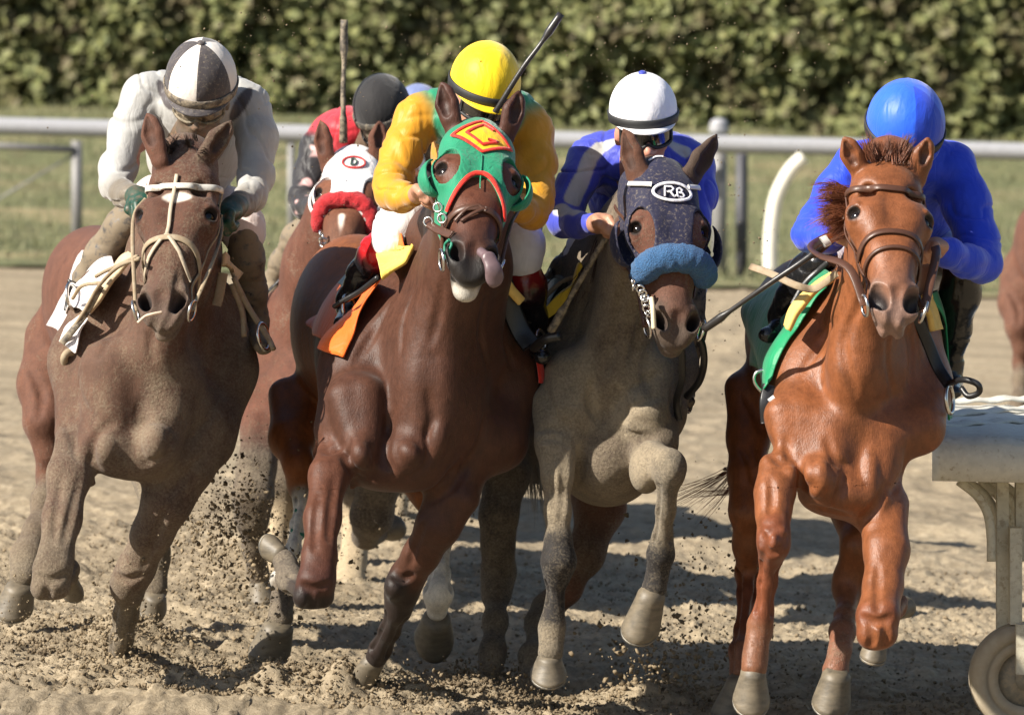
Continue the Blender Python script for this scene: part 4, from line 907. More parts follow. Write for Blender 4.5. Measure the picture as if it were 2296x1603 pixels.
    csheet(R, F4, [[(640, 900, .3), (560, 960, .32), (480, 1060, .3)], [(600, 870, .6), (500, 950, .62), (430, 1060, .6)]], M['black_leather'], t, 'saddle', .02)
    flat(R, F4, [(958, 1040, .1), (1020, 1180, .14), (1070, 1300, .14), (1120, 1380, .1)], .035, M['black_leather'], t, 'stirrup_leather')
    tubes(R, F4, [[(1120, 1370, .1), (1180, 1355, -.02), (1240, 1375, -.05), (1245, 1410, -.04), (1200, 1425, -.02), (1170, 1390, 0)]], .009, M['black_leather'], t, 'loose_strap')
    tubes(R, F4, [[(340, 1310, .2), (295, 1325, .2), (285, 1360, .2), (310, 1400, .2), (350, 1420, .2)]], .005, M['steel'], t, 'stirrup')
    flat(R, F4, [(360, 1380, .12), (345, 1450, .1), (350, 1540, .1)], .05, M['black_leather'], t, 'girth')
    stirrup(R, F4, (1120, 1440, .12), .04, M['steel'], t, (1, -.35, .1))
    for q in ([(372, 1430, .02), (348, 1448, .02)], [(372, 1480, .02), (350, 1496, .02)]): flat(R, F4, q, .014, M['white_rubber'], t, 'girth_buckle', .006, 4)
    mh = hair_mat('red_hair', (.15, .05, .022))
    R.C = FD; hair('mane', [R.p(405, 540, -.22), R.p(405, 680, -.2), R.p(395, 830, -.18)], [nrm((-1, -.15, .45)), nrm((-1, -.3, .1)), nrm((-1, -.3, -.25))], 1300, .10, mh, t, .00075, .05, .38, .45, 9, .016)
    hair('forelock', [H.p(-.05, -.015, -.03), H.p(.0, -.02, -.02), H.p(.05, -.015, -.03)], [nrm(H.F * .6 - .9 * H.L - .4 * H.R), nrm(H.F * .6 - .9 * H.L), nrm(H.F * .6 - .8 * H.L + .5 * H.R)], 1100, .055, mh, t, .0008, .10, .3, .3, 6, .014)
    R.C = F8; hair('tail', [R.p(165, 250, 1.75), R.p(170, 420, 1.72)], [nrm((-1, .2, -.1)), nrm((-1, .2, -.35))], 46, .28, mh, t, .0012, -.03, .5, .5, 9, .05)
    return R, H, t

# ---- bay in the green hood, centre
def horse_bay():
    R = Rig(0.0); S = R.S; c = (.066, .026, .015, .04); ch_ = (.20, .066, .02, .05); bk = (.020, .013, .011, .12); br_ = (.06, .022, .014, .05); wh = (.72, .69, .62, .10); dm = (.07, .055, .045, .6)
    H = Head(R, (1085, 261, -.36), (1067, 578, -.76), 15, 2)
    HS = horse_head(R, H, (.10, .033, .017), (.016, .013, .012), .02, jaw=.022, chin=(.46, .43, .38, .35))
    e1, e2 = R.p(1012, 272, -.33), R.p(1142, 285, -.31); ear(R, e1, R.p(990, 186, -.31), (-.35, -1, -.2), .037, br_); ear(R, e2, R.p(1163, 206, -.30), (.45, -1, -.2), .035, br_)
    R.C = FU
    R.ch([(1075, 352, -.22, 48), (1062, 470, -.10, 74), (1040, 600, .06, 94), (1000, 730, .16, 140)], .09, c)
    R.ch([(1068, 400, -.25, 34), (1052, 520, -.19, 36), (1020, 640, -.08, 40), (985, 740, -.03, 44), (966, 850, -.05, 40), (955, 960, -.04, 36)], .12, c)
    R.ch([(1072, 330, -.18, 36), (1050, 430, .05, 62), (1010, 560, .35, 95), (960, 620, .7, 120)], .1, c)
    R.el((985, 830, .45), 195, 235, .43, .10, c); R.el((930, 800, .95), 225, 230, .5, .12, c); R.el((800, 730, 1.5), 150, 205, .4, .12, ch_)
    R.ch([(905, 690, .30, 75), (815, 830, .20, 92), (765, 960, .04, 62)], .07, c); R.ch([(1110, 700, .32, 60), (1140, 850, .26, 62), (1120, 990, .16, 66)], .08, c)
    R.ch([(985, 780, .06, 90), (975, 930, .02, 95)], .1, c)
    R.C = F6
    R.ch([(620, 120, .0, 130), (650, 330, -.07, 92)], .06, c); R.ch([(1000, 150, .02, 190), (930, 400, -.04, 120)], .07, c); R.ch([(1180, 300, .12, 170), (1080, 500, .1, 110)], .07, c)
    R.el((860, 380, -.09), 105, 95, .07, .05, c); R.el((640, 370, -.11), 62, 85, .06, .04, c); R.el((780, 470, .05), 190, 80, .16, .07, c)
    S.cap([(R.p(960, -80, -.17), R.r(30), c), (R.p(955, 300, -.17), R.r(20), c)], .06, None, None, '-'); S.cap([(R.p(740, 180, -.15), R.r(18), c), (R.p(745, 400, -.17), R.r(16), c)], .05, None, None, '-')
    S.cap([(R.p(585, 380, -.12), R.r(10), c), (R.p(610, 470, -.1), R.r(10), c)], .025, None, None, '-')
    R.ch([(612, 440, -.04, 26), (598, 530, -.02, 10)], .03, c)
    # near fore, folded under
    R.ch([(515, 380, -.03, 76), (490, 480, -.12, 82), (460, 680, -.24, 74), (445, 860, -.33, 68), (430, 980, -.38, 78, br_)], .045, (.082, .030, .016, .04)); R.ch([(372, 1050, -.39, 52), (462, 1048, -.37, 52)], .03, bk); R.ch([(398, 965, -.38, 48), (468, 960, -.37, 46)], .03, br_)
    R.ch([(400, 1030, -.36, 58, bk), (318, 985, -.16, 46, dm), (305, 960, -.1, 58, dm), (290, 900, -.04, 46, dm), (275, 868, -.02, 50, dm)], .03, dm)
    # off fore, driving into the dirt
    R.ch([(1080, 560, .08, 118), (1010, 700, .08, 92), (930, 840, .14, 72), (865, 940, .2, 74)], .05, c); R.ch([(862, 950, .2, 72), (832, 1030, .22, 70), (815, 1110, .25, 56)], .035, bk); R.el((800, 1000, .16), 50, 62, .04, .03, bk)
    R.ch([(815, 1110, .25, 54), (775, 1210, .33, 44), (735, 1290, .4, 46), (715, 1330, .43, 52)], .03, bk)
    # hind pair with white
    R.ch([(330, 130, 1.5, 120), (315, 300, 1.35, 92), (345, 420, 1.25, 55), (362, 520, 1.3, 48), (365, 600, 1.24, 36, bk)], .06, ch_); R.ch([(365, 600, 1.24, 33), (345, 700, 1.15, 31), (322, 820, 1.05, 32), (262, 960, .96, 42)], .03, wh); R.ch([(262, 970, .95, 40), (272, 1050, .9, 46), (262, 1140, .86, 62)], .03, dm)
    R.ch([(700, 250, 1.5, 140), (960, 560, 1.3, 70), (1030, 720, 1.3, 50, bk), (1022, 800, 1.25, 38, bk)], .05, ch_); R.ch([(1022, 790, 1.25, 38), (1012, 930, 1.12, 44), (1006, 1030, 1.06, 64), (1000, 1110, 1.1, 50)], .03, wh)
    for L, r in ([(583, 300), (576, 370), (602, 440), (690, 468)], 14), ([(800, 170), (762, 290), (752, 390), (790, 450)], 16), ([(950, 260), (972, 350), (935, 440), (850, 490)], 13), ([(1140, 430), (1060, 540), (960, 600)], 14), ([(470, 300), (480, 360), (560, 330)], 12), ([(960, 80), (975, 200), (965, 290)], 14), ([(1230, 180), (1200, 330), (1120, 450)], 16): R.carve(F6, L, r)
    for L, r in ([(760, 1180), (700, 1350), (690, 1500)], 15), ([(640, 1280), (560, 1420), (480, 1550)], 12), ([(1080, 1250), (1060, 1420), (1090, 1560)], 16), ([(880, 1180), (860, 1330), (830, 1450)], 12), ([(1180, 1330), (1170, 1450), (1200, 1560)], 12): R.carve(F2, L, r, .35)
    for L, r in ([(440, 560), (425, 700), (420, 820)], 8), ([(520, 480), (500, 620), (490, 780)], 8), ([(940, 700), (890, 820), (870, 900)], 8), ([(360, 990), (420, 1012), (490, 985)], 9), ([(400, 1040), (410, 1080), (395, 1105)], 7), ([(455, 1030), (462, 1070), (450, 1100)], 7), ([(790, 940), (840, 965), (880, 940)], 7): R.carve(F6, L, r, .4)
    for L, r in ([(630, 330), (660, 430)], 26), ([(850, 330), (900, 400)], 26), ([(1020, 250), (1000, 380)], 30): R.carve(F6, L, r, .3, .02, '+')
    t = finish_horse(R, H, 'dark bay racehorse in the green hood with the diamond badge, tongue out, centre front', GH, M['coat_satin'], R.p(800, 1500, .6))
    hoof(F6, R, (706, 1350, .44), (655, 1455, .50), 56, 66, t, (-.8, -.6, .1)); hoof(F6, R, (256, 1180, .84), (226, 1290, .88), 80, 98, t, (-.3, -1, .3)); hoof(F6, R, (270, 860, -.02), (222, 830, .02), 50, 60, t, (-.2, -.6, .8))
    hoof(F6, R, (998, 1145, 1.12), (985, 1225, 1.2), 74, 96, t, (.0, -.15, -1))
    R.C = F6
    for y0, y1, dd in ((640, 668, 1.2), (735, 762, 1.12)): 
        b = MB(); b.tube([R.p(365 - (y0 - 640) * .2, y0, dd), R.p(360 - (y1 - 640) * .2, y1, dd)], R.r(39), 18); b.build('bandage_stripe', plain_mat('green_tape', (.03, .19, .13), .7), t)
    green = cloth_mat('green_hood', (.008, .21, .105), .6, wr=.55, fold=40); red = cloth_mat('red_binding', (.62, .025, .012), .6); yel = cloth_mat('yellow_badge', (.80, .46, .01), .6)
    lowf = lambda a, f, r: np.minimum(.238 + 20.0 * np.maximum(a - .004, 0) ** 2 + np.maximum(-f - .1, 0) * 1.1, .44)
    holes = [((s * .093, .196, -.026), (.039, .062, .054)) for s in (-1, 1)]
    hd = hood(H, t, green, lowf, holes, back=-.2, ears=(e1, e2)); HS = H.HS
    aa = np.linspace(-.082, .082, 60); P, N = H.front(HS, np.stack([aa, lowf(np.abs(aa), 0 * aa - .05, aa) - .004], 1), .0085); b = MB(); b.ribbon(P, N, .015, .005); b.build('hood_binding', red, hd)
    D = [(-.002, .012), (.088, .10), (.0, .148), (-.086, .082)]
    patch(H, HS, D, yel, hd, 'badge', .0085); decal(H, HS, [D[:] + [D[0]]], .011, .003, red, hd, 'badge_border', .0095)
    decal(H, HS, [[(.028, .058), (.0, .036), (-.048, .080), (.0, .120), (.045, .100), (.014, .098)]], .0095, .003, red, hd, 'badge_letter', .0095)
    for s, nm in ((-1, 0), (1, 1)): cup(t, green, H.p(s * .113, .205, -.07), H.F * .55 - s * H.R * .45, H.L, (.050 * H.sc, .062 * H.sc), .058 * H.sc, -2.7, 2.7)
    decal(H, HS, [[(0, .16), (0, .295)]], .004, .0015, green, hd, 'seam', .008)
    br = bridle(H, S, t, M['brown_leather'], brow=False, nose=.385, off=.005, ntilt=-.2)
    decal(H, S, [[(-.06, .40), (-.03, .37), (.0, .36), (.02, .372)], [(-.045, .41), (-.01, .385), (.02, .365)]], .010, .004, M['brown_leather'], br, 'noseband_loop', .006)
    # mouth: taped bit, tongue out to one side, green cord
    R.C = FB
    TS = Solid(); k = (.3, .2, .2, 0); TS.cap([(R.p(500, 1255, -.70), .014, k), (R.p(560, 1305, -.735), .014, k), (R.p(594, 1385, -.745), .017, k), (R.p(598, 1440, -.735), .019, k), (R.p(590, 1478, -.725), .015, k)], .02, None, (np.array([.25, -1, .1]), .42)); TS.cap([(R.p(580, 1330, -.775), .006, k), (R.p(604, 1465, -.770), .006, k)], .012, None, None, '-')
    V, F, C = TS.mesh(.004); mk('tongue', V, F, M['tongue'], t)
    tubes(R, FB, [[(262, 1170, -.68), (235, 1210, -.66), (250, 1300, -.68), (320, 1370, -.7)], [(265, 1165, -.66), (285, 1200, -.68), (262, 1270, -.68), (300, 1350, -.7)]], .004, plain_mat('green_cord', (.02, .2, .12), .6), br, 'cord')
    flat(R, FB, [(100, 1030, -.5), (160, 1080, -.56), (240, 1115, -.62), (290, 1130, -.66)], .026, M['brown_leather'], br, 'chin_strap')
    for q in ((115, 1035, -.53), (185, 930, -.55), (215, 1010, -.6)): b = MB(); b.ring(R.p(*q), .013, .003, (-.4, -1, .1), 14, 6); b.build('buckle', M['steel'], br)
    R.C = F2; reins(H, R, br, M['brown_leather'], [(880, 890, -.5), (845, 830, -.3), (820, 780, -.18)], [(1190, 930, -.5), (1230, 850, -.3), (1215, 820, -.2)])
    orange = cloth_mat('orange_silk', (.80, .13, .008), .55, wr=.4); yp = cloth_mat('yellow_felt', (.78, .55, .10), .75, wr=.5)
    csheet(R, FG, [[(1100, 480, .12), (960, 700, .12), (860, 900, .12), (790, 1120, .1), (690, 1440, .08)], [(1040, 500, .22), (930, 690, .22), (840, 900, .22), (740, 1130, .2), (610, 1425, .16)], [(985, 540, .35), (900, 690, .4), (820, 1010, .4), (700, 1150, .38), (590, 1300, .32)], [(900, 600, .6), (740, 700, .65), (640, 900, .7), (560, 1160, .7), (575, 1240, .62)], [(760, 650, .85), (600, 735, .9), (440, 850, .95), (330, 1070, .95), (545, 1155, .85)], [(700, 640, .95), (560, 760, 1.0), (400, 870, 1.05), (218, 990, 1.05), (300, 1060, 1.0)]], orange, t, seed=5)
    csheet(R, FG, [[(1560, 140, .1), (1400, 300, .08), (1240, 410, .08), (1105, 500, .06)], [(1555, 150, .2), (1350, 200, .22), (1180, 220, .24), (1040, 235, .22)], [(1550, 130, .3), (1400, 180, .34), (1250, 215, .36), (1060, 300, .36)]], yp, t, 'saddle_pad', .012, seed=6)
    csheet(R, FG, [[(1590, 20, .3), (1500, 30, .34), (1440, 60, .36)], [(1570, 150, .26), (1450, 190, .3), (1370, 200, .32)]], orange, t, seed=8)
    R.C = F2; csheet(R, F2, [[(1290, 1540, .2), (1330, 1560, .22), (1400, 1600, .22)], [(1280, 1640, .2), (1340, 1640, .22), (1395, 1630, .22)]], red, t, seed=9)
    csheet(R, FG, [[(1100, 520, .5), (900, 700, .5)], [(1000, 420, .8), (780, 700, .8)]], M['black_leather'], t, 'saddle', .02)
    tubes(R, FG, [[(1055, 460, .1), (850, 620, .15), (660, 730, .18), (540, 810, .2)], [(1065, 470, .1), (860, 632, .15), (670, 742, .18)]], .007, M['black_leather'], t, 'stirrup_leather')
    stirrup(R, FG, (720, 850, .38), .045, M['steel'], t, (1, -.4, .2)); stirrup(R, F2, (1330, 1460, .2), .04, M['steel'], t, (1, -.35, .1))
    flat(R, F2, [(1150, 1150, .1), (1190, 1280, .12), (1240, 1400, .12), (1290, 1470, .1)], .06, M['black_leather'], t, 'saddle_flap')
    flat(R, F2, [(1165, 1170, .06), (1200, 1220, .08), (1240, 1265, .1)], .03, M['foam'], t, 'saddle_pad', .01)
    tubes(R, F2, [[(1300, 1480, .08), (1350, 1440, -.02), (1420, 1425, -.05)]], .014, M['black_leather'], t, 'loose_strap')
    b = MB(); txt = bpy.data.curves.new('cloth_lettering', 'FONT'); txt.body = 'SANTA A'; txt.size = .050; txt.extrude = .0008; tmp = link('lettering', txt); bpy.context.view_layer.update(); me = bpy.data.meshes.new_from_object(tmp.evaluated_get(bpy.context.evaluated_depsgraph_get())); bpy.data.objects.remove(tmp); me.materials.clear(); o = link('cloth_lettering', me, plain_mat('dark_red_print', (.30, .01, .006), .7), t)
    R.C = FG; p = R.p(392, 965, .93); b_ = np.array(t['_base']); rt = nrm(R.p(545, 1040, .90) - p); up_ = nrm(np.cross(np.cross(rt, (.3, 1, .1)), rt) * -1); up_ = np.array([rt[2] * -1, 0, rt[0]]); up_ = nrm(up_ - rt * np.dot(up_, rt)); zz = np.cross(rt, up_)
    o.matrix_local = Matrix.Translation(Vector(p - b_ + np.array([0, -.03, -.03]))) @ Matrix([[rt[0], up_[0], zz[0], 0], [rt[1], up_[1], zz[1], 0], [rt[2], up_[2], zz[2], 0], [0, 0, 0, 1]])
    return R, H, t

# ---- mud-caked brown on the left
def horse_muddy():
    R = Rig(.42); S = R.S; c = (.110, .060, .041, .44); fc = (.095, .043, .028, .38); c2 = (.105, .061, .043, .58); lg = (.095, .065, .046, .62); dk = (.05, .035, .028, .72); rc = (.12, .052, .034, .25)
    H = Head(R, (409, 341, -.36), (350, 690, -.70), -8, -4)
    HS = horse_head(R, H, fc[:3], (.075, .05, .04), .45, muzzle=(.10, .065, .05))
    S.ell(H.p(.006, .162, -.008), np.array([.044, .019, .05]), .006, (.62, .55, .48, .25), H.A, 'p')
    R.C = F1; ear(R, R.p(745, 595, -.36), R.p(700, 425, -.33), (-.5, -1, 0), .038, (.10, .045, .03, .3)); ear(R, R.p(985, 615, -.34), R.p(1098, 458, -.32), (.75, -1, .1), .036, (.08, .045, .033, .5))
    R.ch([(880, 660, -.20, 104), (870, 900, -.08, 125), (850, 1120, .1, 170), (790, 1350, .18, 255)], .09, c)
    R.ch([(870, 740, -.26, 66), (850, 950, -.19, 68), (810, 1150, -.08, 74), (770, 1350, -.03, 82), (740, 1560, -.04, 74), (720, 1750, -.02, 66)], .12, c)
    R.ch([(880, 640, -.2, 85), (890, 860, .1, 115), (830, 1080, .35, 190), (760, 1200, .7, 240)], .1, c)
    R.C = F5
    R.el((650, 190, .45), 330, 400, .43, .1, c); R.el((620, 150, .95), 360, 390, .5, .12, c); R.C = F1; R.el((450, 1330, 1.5), 235, 330, .42, .12, rc); R.ch([(600, 1130, 1.0, 200), (480, 1180, 1.4, 180)], .15, rc)
    R.C = F5
    R.ch([(440, -120, .30, 130), (350, 150, .20, 130), (300, 430, .03, 75)], .08, c); R.ch([(900, -50, .32, 110), (920, 180, .26, 120), (840, 470, .14, 130)], .08, c2)
    R.ch([(470, 200, 0, 150), (440, 460, -.07, 100)], .06, c); R.ch([(690, 250, .02, 150), (650, 500, -.07, 95)], .06, c2); R.ch([(820, 400, .1, 130), (760, 580, .06, 110)], .06, c2)
    R.el((450, 520, -.10), 85, 88, .06, .04, c2); R.el((640, 480, -.12), 75, 95, .06, .04, c2); R.el((560, 560, .04), 150, 80, .15, .07, c2)
    S.cap([(R.p(575, -40, -.17), R.r(28), c), (R.p(570, 380, -.18), R.r(22), c)], .06, None, None, '-'); S.cap([(R.p(350, 380, -.16), R.r(12), c), (R.p(370, 530, -.15), R.r(12), c)], .04, None, None, '-')
    R.ch([(318, 560, -.05, 12, c), (360, 640, -.04, 14, c), (385, 650, -.03, 8, c)], .03)
    # near fore lifted
    R.ch([(310, 500, -.02, 78), (285, 620, -.1, 80), (255, 800, -.2, 70), (228, 960, -.27, 62, lg), (212, 1040, -.3, 70, lg)], .045, c2); R.ch([(172, 1085, -.30, 46), (240, 1080, -.30, 46)], .03, lg); R.ch([(180, 1000, -.30, 40), (250, 995, -.30, 40)], .03, lg)
    R.ch([(225, 1070, -.24, 52, lg), (262, 1040, -.02, 42, lg), (272, 1005, .1, 48, dk), (274, 1050, .16, 46, dk)], .03, lg)
    # off fore into the ground
    R.ch([(745, 580, .06, 120), (690, 720, .04, 92), (630, 850, .08, 74), (560, 1000, .15, 66), (530, 1070, .2, 66)], .05, c2); R.el((520, 1070, .18), 62, 72, .05, .035, lg); R.ch([(530, 1120, .22, 54), (515, 1200, .28, 46), (500, 1290, .34, 44), (486, 1370, .4, 42), (470, 1440, .42, 60)], .03, dk)
    # hind legs
    R.ch([(230, 60, 1.5, 130), (190, 250, 1.4, 105), (180, 400, 1.3, 70), (205, 530, 1.3, 44), (208, 620, 1.34, 42), (180, 720, 1.25, 38, lg), (150, 850, 1.15, 42, lg), (110, 950, 1.08, 52, lg), (92, 1040, 1.0, 50, dk)], .06, (.12, .055, .036, .35))
    R.ch([(640, 500, 1.5, 150), (650, 760, 1.2, 60, dk), (640, 950, 1.2, 48, dk), (640, 1090, 1.15, 50, dk)], .05, dk)
    for L, r in ([(245, 370), (300, 460), (322, 560)], 13), ([(470, 395), (405, 445), (374, 520), (388, 605)], 15), ([(585, 300), (578, 400), (560, 490), (600, 570)], 17), ([(560, 430), (600, 392), (680, 398), (730, 440)], 11), ([(600, 570), (680, 540), (720, 450)], 12), ([(835, 540), (760, 620), (690, 700)], 14), ([(320, 180), (330, 300), (390, 400)], 14), ([(900, 250), (860, 380), (780, 470)], 15): R.carve(F5, L, r)
    for L, r in ([(640, 1230), (570, 1400), (470, 1570)], 11), ([(740, 1400), (715, 1500), (725, 1600)], 12), ([(960, 1250), (950, 1400), (980, 1560)], 16), ([(850, 1180), (830, 1330), (780, 1450)], 12): R.carve(F1, L, r, .35)
    for L, r in ([(250, 620), (232, 760), (215, 900)], 8), ([(330, 620), (290, 780), (262, 900)], 8), ([(680, 760), (640, 880), (590, 1000)], 8), ([(120, 180), (170, 280), (160, 380)], 12), ([(150, 1030), (205, 1052), (265, 1030)], 9), ([(190, 1075), (196, 1110), (186, 1135)], 7), ([(480, 1030), (520, 1050), (580, 1030)], 8): R.carve(F5, L, r, .4)
    for L, r in ([(335, 420), (345, 540)], 22), ([(640, 430), (650, 520)], 28), ([(440, 470), (430, 560)], 28): R.carve(F5, L, r, .3, .02, '+')
    t = finish_horse(R, H, 'mud-caked brown racehorse with a pale rope-like bridle and white star, far left', GH, M['coat_dusty'], R.p(470, 1430, .5))
    hoof(F5, R, (86, 1075, .98), (66, 1165, 1.0), 66, 80, t, (-.3, -1, .2)); hoof(F5, R, (640, 1110, 1.12), (632, 1165, 1.14), 50, 56, t, (0, -1, 0)); hoof(F5, R, (272, 1035, .15), (284, 1085, .2), 42, 48, t, (.3, -1, .4)); hoof(F5, R, (468, 1440, .42), (450, 1520, .44), 60, 72, t, (-.2, -1, 0))
    R.C = F1
    stone = plain_mat('pale_browband', (.55, .52, .47), .4, dirt=.25)
    br = bridle(H, S, t, M['tan_leather'], nose=.36, band=stone, ntilt=-.5)
    decal(H, S, [[(-.004, .085), (-.006, .2), (-.004, .30)], [(-.004, .30), (-.05, .37), (-.075, .43)], [(-.004, .30), (.04, .36), (.068, .42)]], .012, .004, plain_mat('pale_strap', (.40, .33, .24), .6, dirt=.2), br, 'face_strap', .005)
    reins(H, R, br, M['tan_leather'], [(630, 1040, -.5), (640, 900, -.3), (690, 830, -.2)], [(1010, 1130, -.5), (1050, 1000, -.3), (1050, 920, -.2)])
    tubes(R, F1, [[(660, 1110, -.6), (560, 1150, -.2), (470, 1240, 0), (400, 1360, .05), (300, 1510, .1)], [(650, 1100, -.58), (590, 1130, -.3), (500, 1170, 0), (455, 1195, .05)], [(480, 1225, .0), (390, 1240, .1), (345, 1300, .15)]], .0062, M['tan_leather'], br, 'rein')
    flat(R, F1, [(480, 1240, .02), (400, 1380, .06), (295, 1512, .08)], .022, M['whip_mud'], br, 'rein_end')
    R.C = FH; S2 = Solid(); k = (.35, .2, .14, 0)
    tubes(R, F1, [[(770, 1365, -.72), (720, 1375, -.73), (690, 1385, -.73), (655, 1415, -.74)]], .0045, plain_mat('tongue_tie', (.62, .46, .34), .7), br, 'tongue_tie'); 
    white = cloth_mat('white_cotton', (.74, .68, .66), .7, dirt=.2, wr=.4)
    csheet(R, FE, [[(860, 370, .12), (740, 560, .12), (620, 720, .12), (520, 900, .1)], [(800, 350, .3), (620, 560, .34), (520, 720, .34), (400, 920, .3)], [(700, 200, .6), (540, 420, .65), (400, 700, .65), (240, 1130, .6)], [(620, 190, .8), (420, 380, .85), (270, 560, .9), (130, 1060, .85)], [(560, 210, .95), (380, 400, 1.0), (250, 640, 1.0), (50, 1040, 1.0)]], white, t)
    csheet(R, FE, [[(500, 940, .08), (410, 1110, .08), (350, 1350, .06)], [(440, 950, .16), (330, 1130, .16), (255, 1280, .14)]], white, t, seed=2)
    csheet(R, FE, [[(1075, 210, .0), (960, 320, .04), (760, 580, .06), (540, 890, .06)], [(1010, 215, .1), (890, 290, .12), (700, 570, .12), (530, 830, .12)]], M['foam'] if False else plain_mat('muddy_pad', (.55, .42, .26), .8, dirt=.3), t, 'saddle_pad', .014)
    csheet(R, FE, [[(620, 640, .3), (400, 900, .3)], [(540, 620, .5), (330, 900, .5)]], M['black_leather'], t, 'saddle', .02)
    tubes(R, FE, [[(345, 1350, .1), (270, 1340, .08), (225, 1400, .08), (240, 1480, .1), (300, 1540, .12)]], .012, M['tan_leather'], t, 'girth_strap')
    R.C = F1; flat(R, F1, [(1060, 1180, .06), (1040, 1290, .04), (1028, 1335, .03)], .03, M['tan_leather'], t, 'rein_end'); tubes(R, F1, [[(1110, 1200, .1), (1180, 1340, .1), (1270, 1480, .05), (1300, 1540, .02)], [(1100, 1230, .1), (1150, 1360, .1), (1160, 1480, .08)]], .009, M['tan_leather'], t, 'stirrup_leather')
    csheet(R, F1, [[(1000, 1090, .05), (1060, 1120, .1), (1140, 1180, .14)], [(1040, 1140, .04), (1080, 1160, .1), (1110, 1220, .12)]], plain_mat('muddy_pad_edge', (.5, .38, .24), .8, dirt=.3), t, 'saddle_pad', .014)
    stirrup(R, F1, (345, 1290, .2), .04, M['steel'], t, (1, -.35, .2)); stirrup(R, F1, (1250, 1480, .05), .04, M['steel'], t, (1, -.35, .2))
    mh = hair_mat('dark_hair', (.035, .022, .016)); hair('forelock', [H.p(-.05, -.04, -.06), H.p(.05, -.04, -.06)], [nrm(H.F - .5 * H.R), nrm(H.F + .7 * H.R + .2 * H.L)], 320, .07, mh, t, .0013, .02, .9, .4, 6, .02)
    return R, H, t

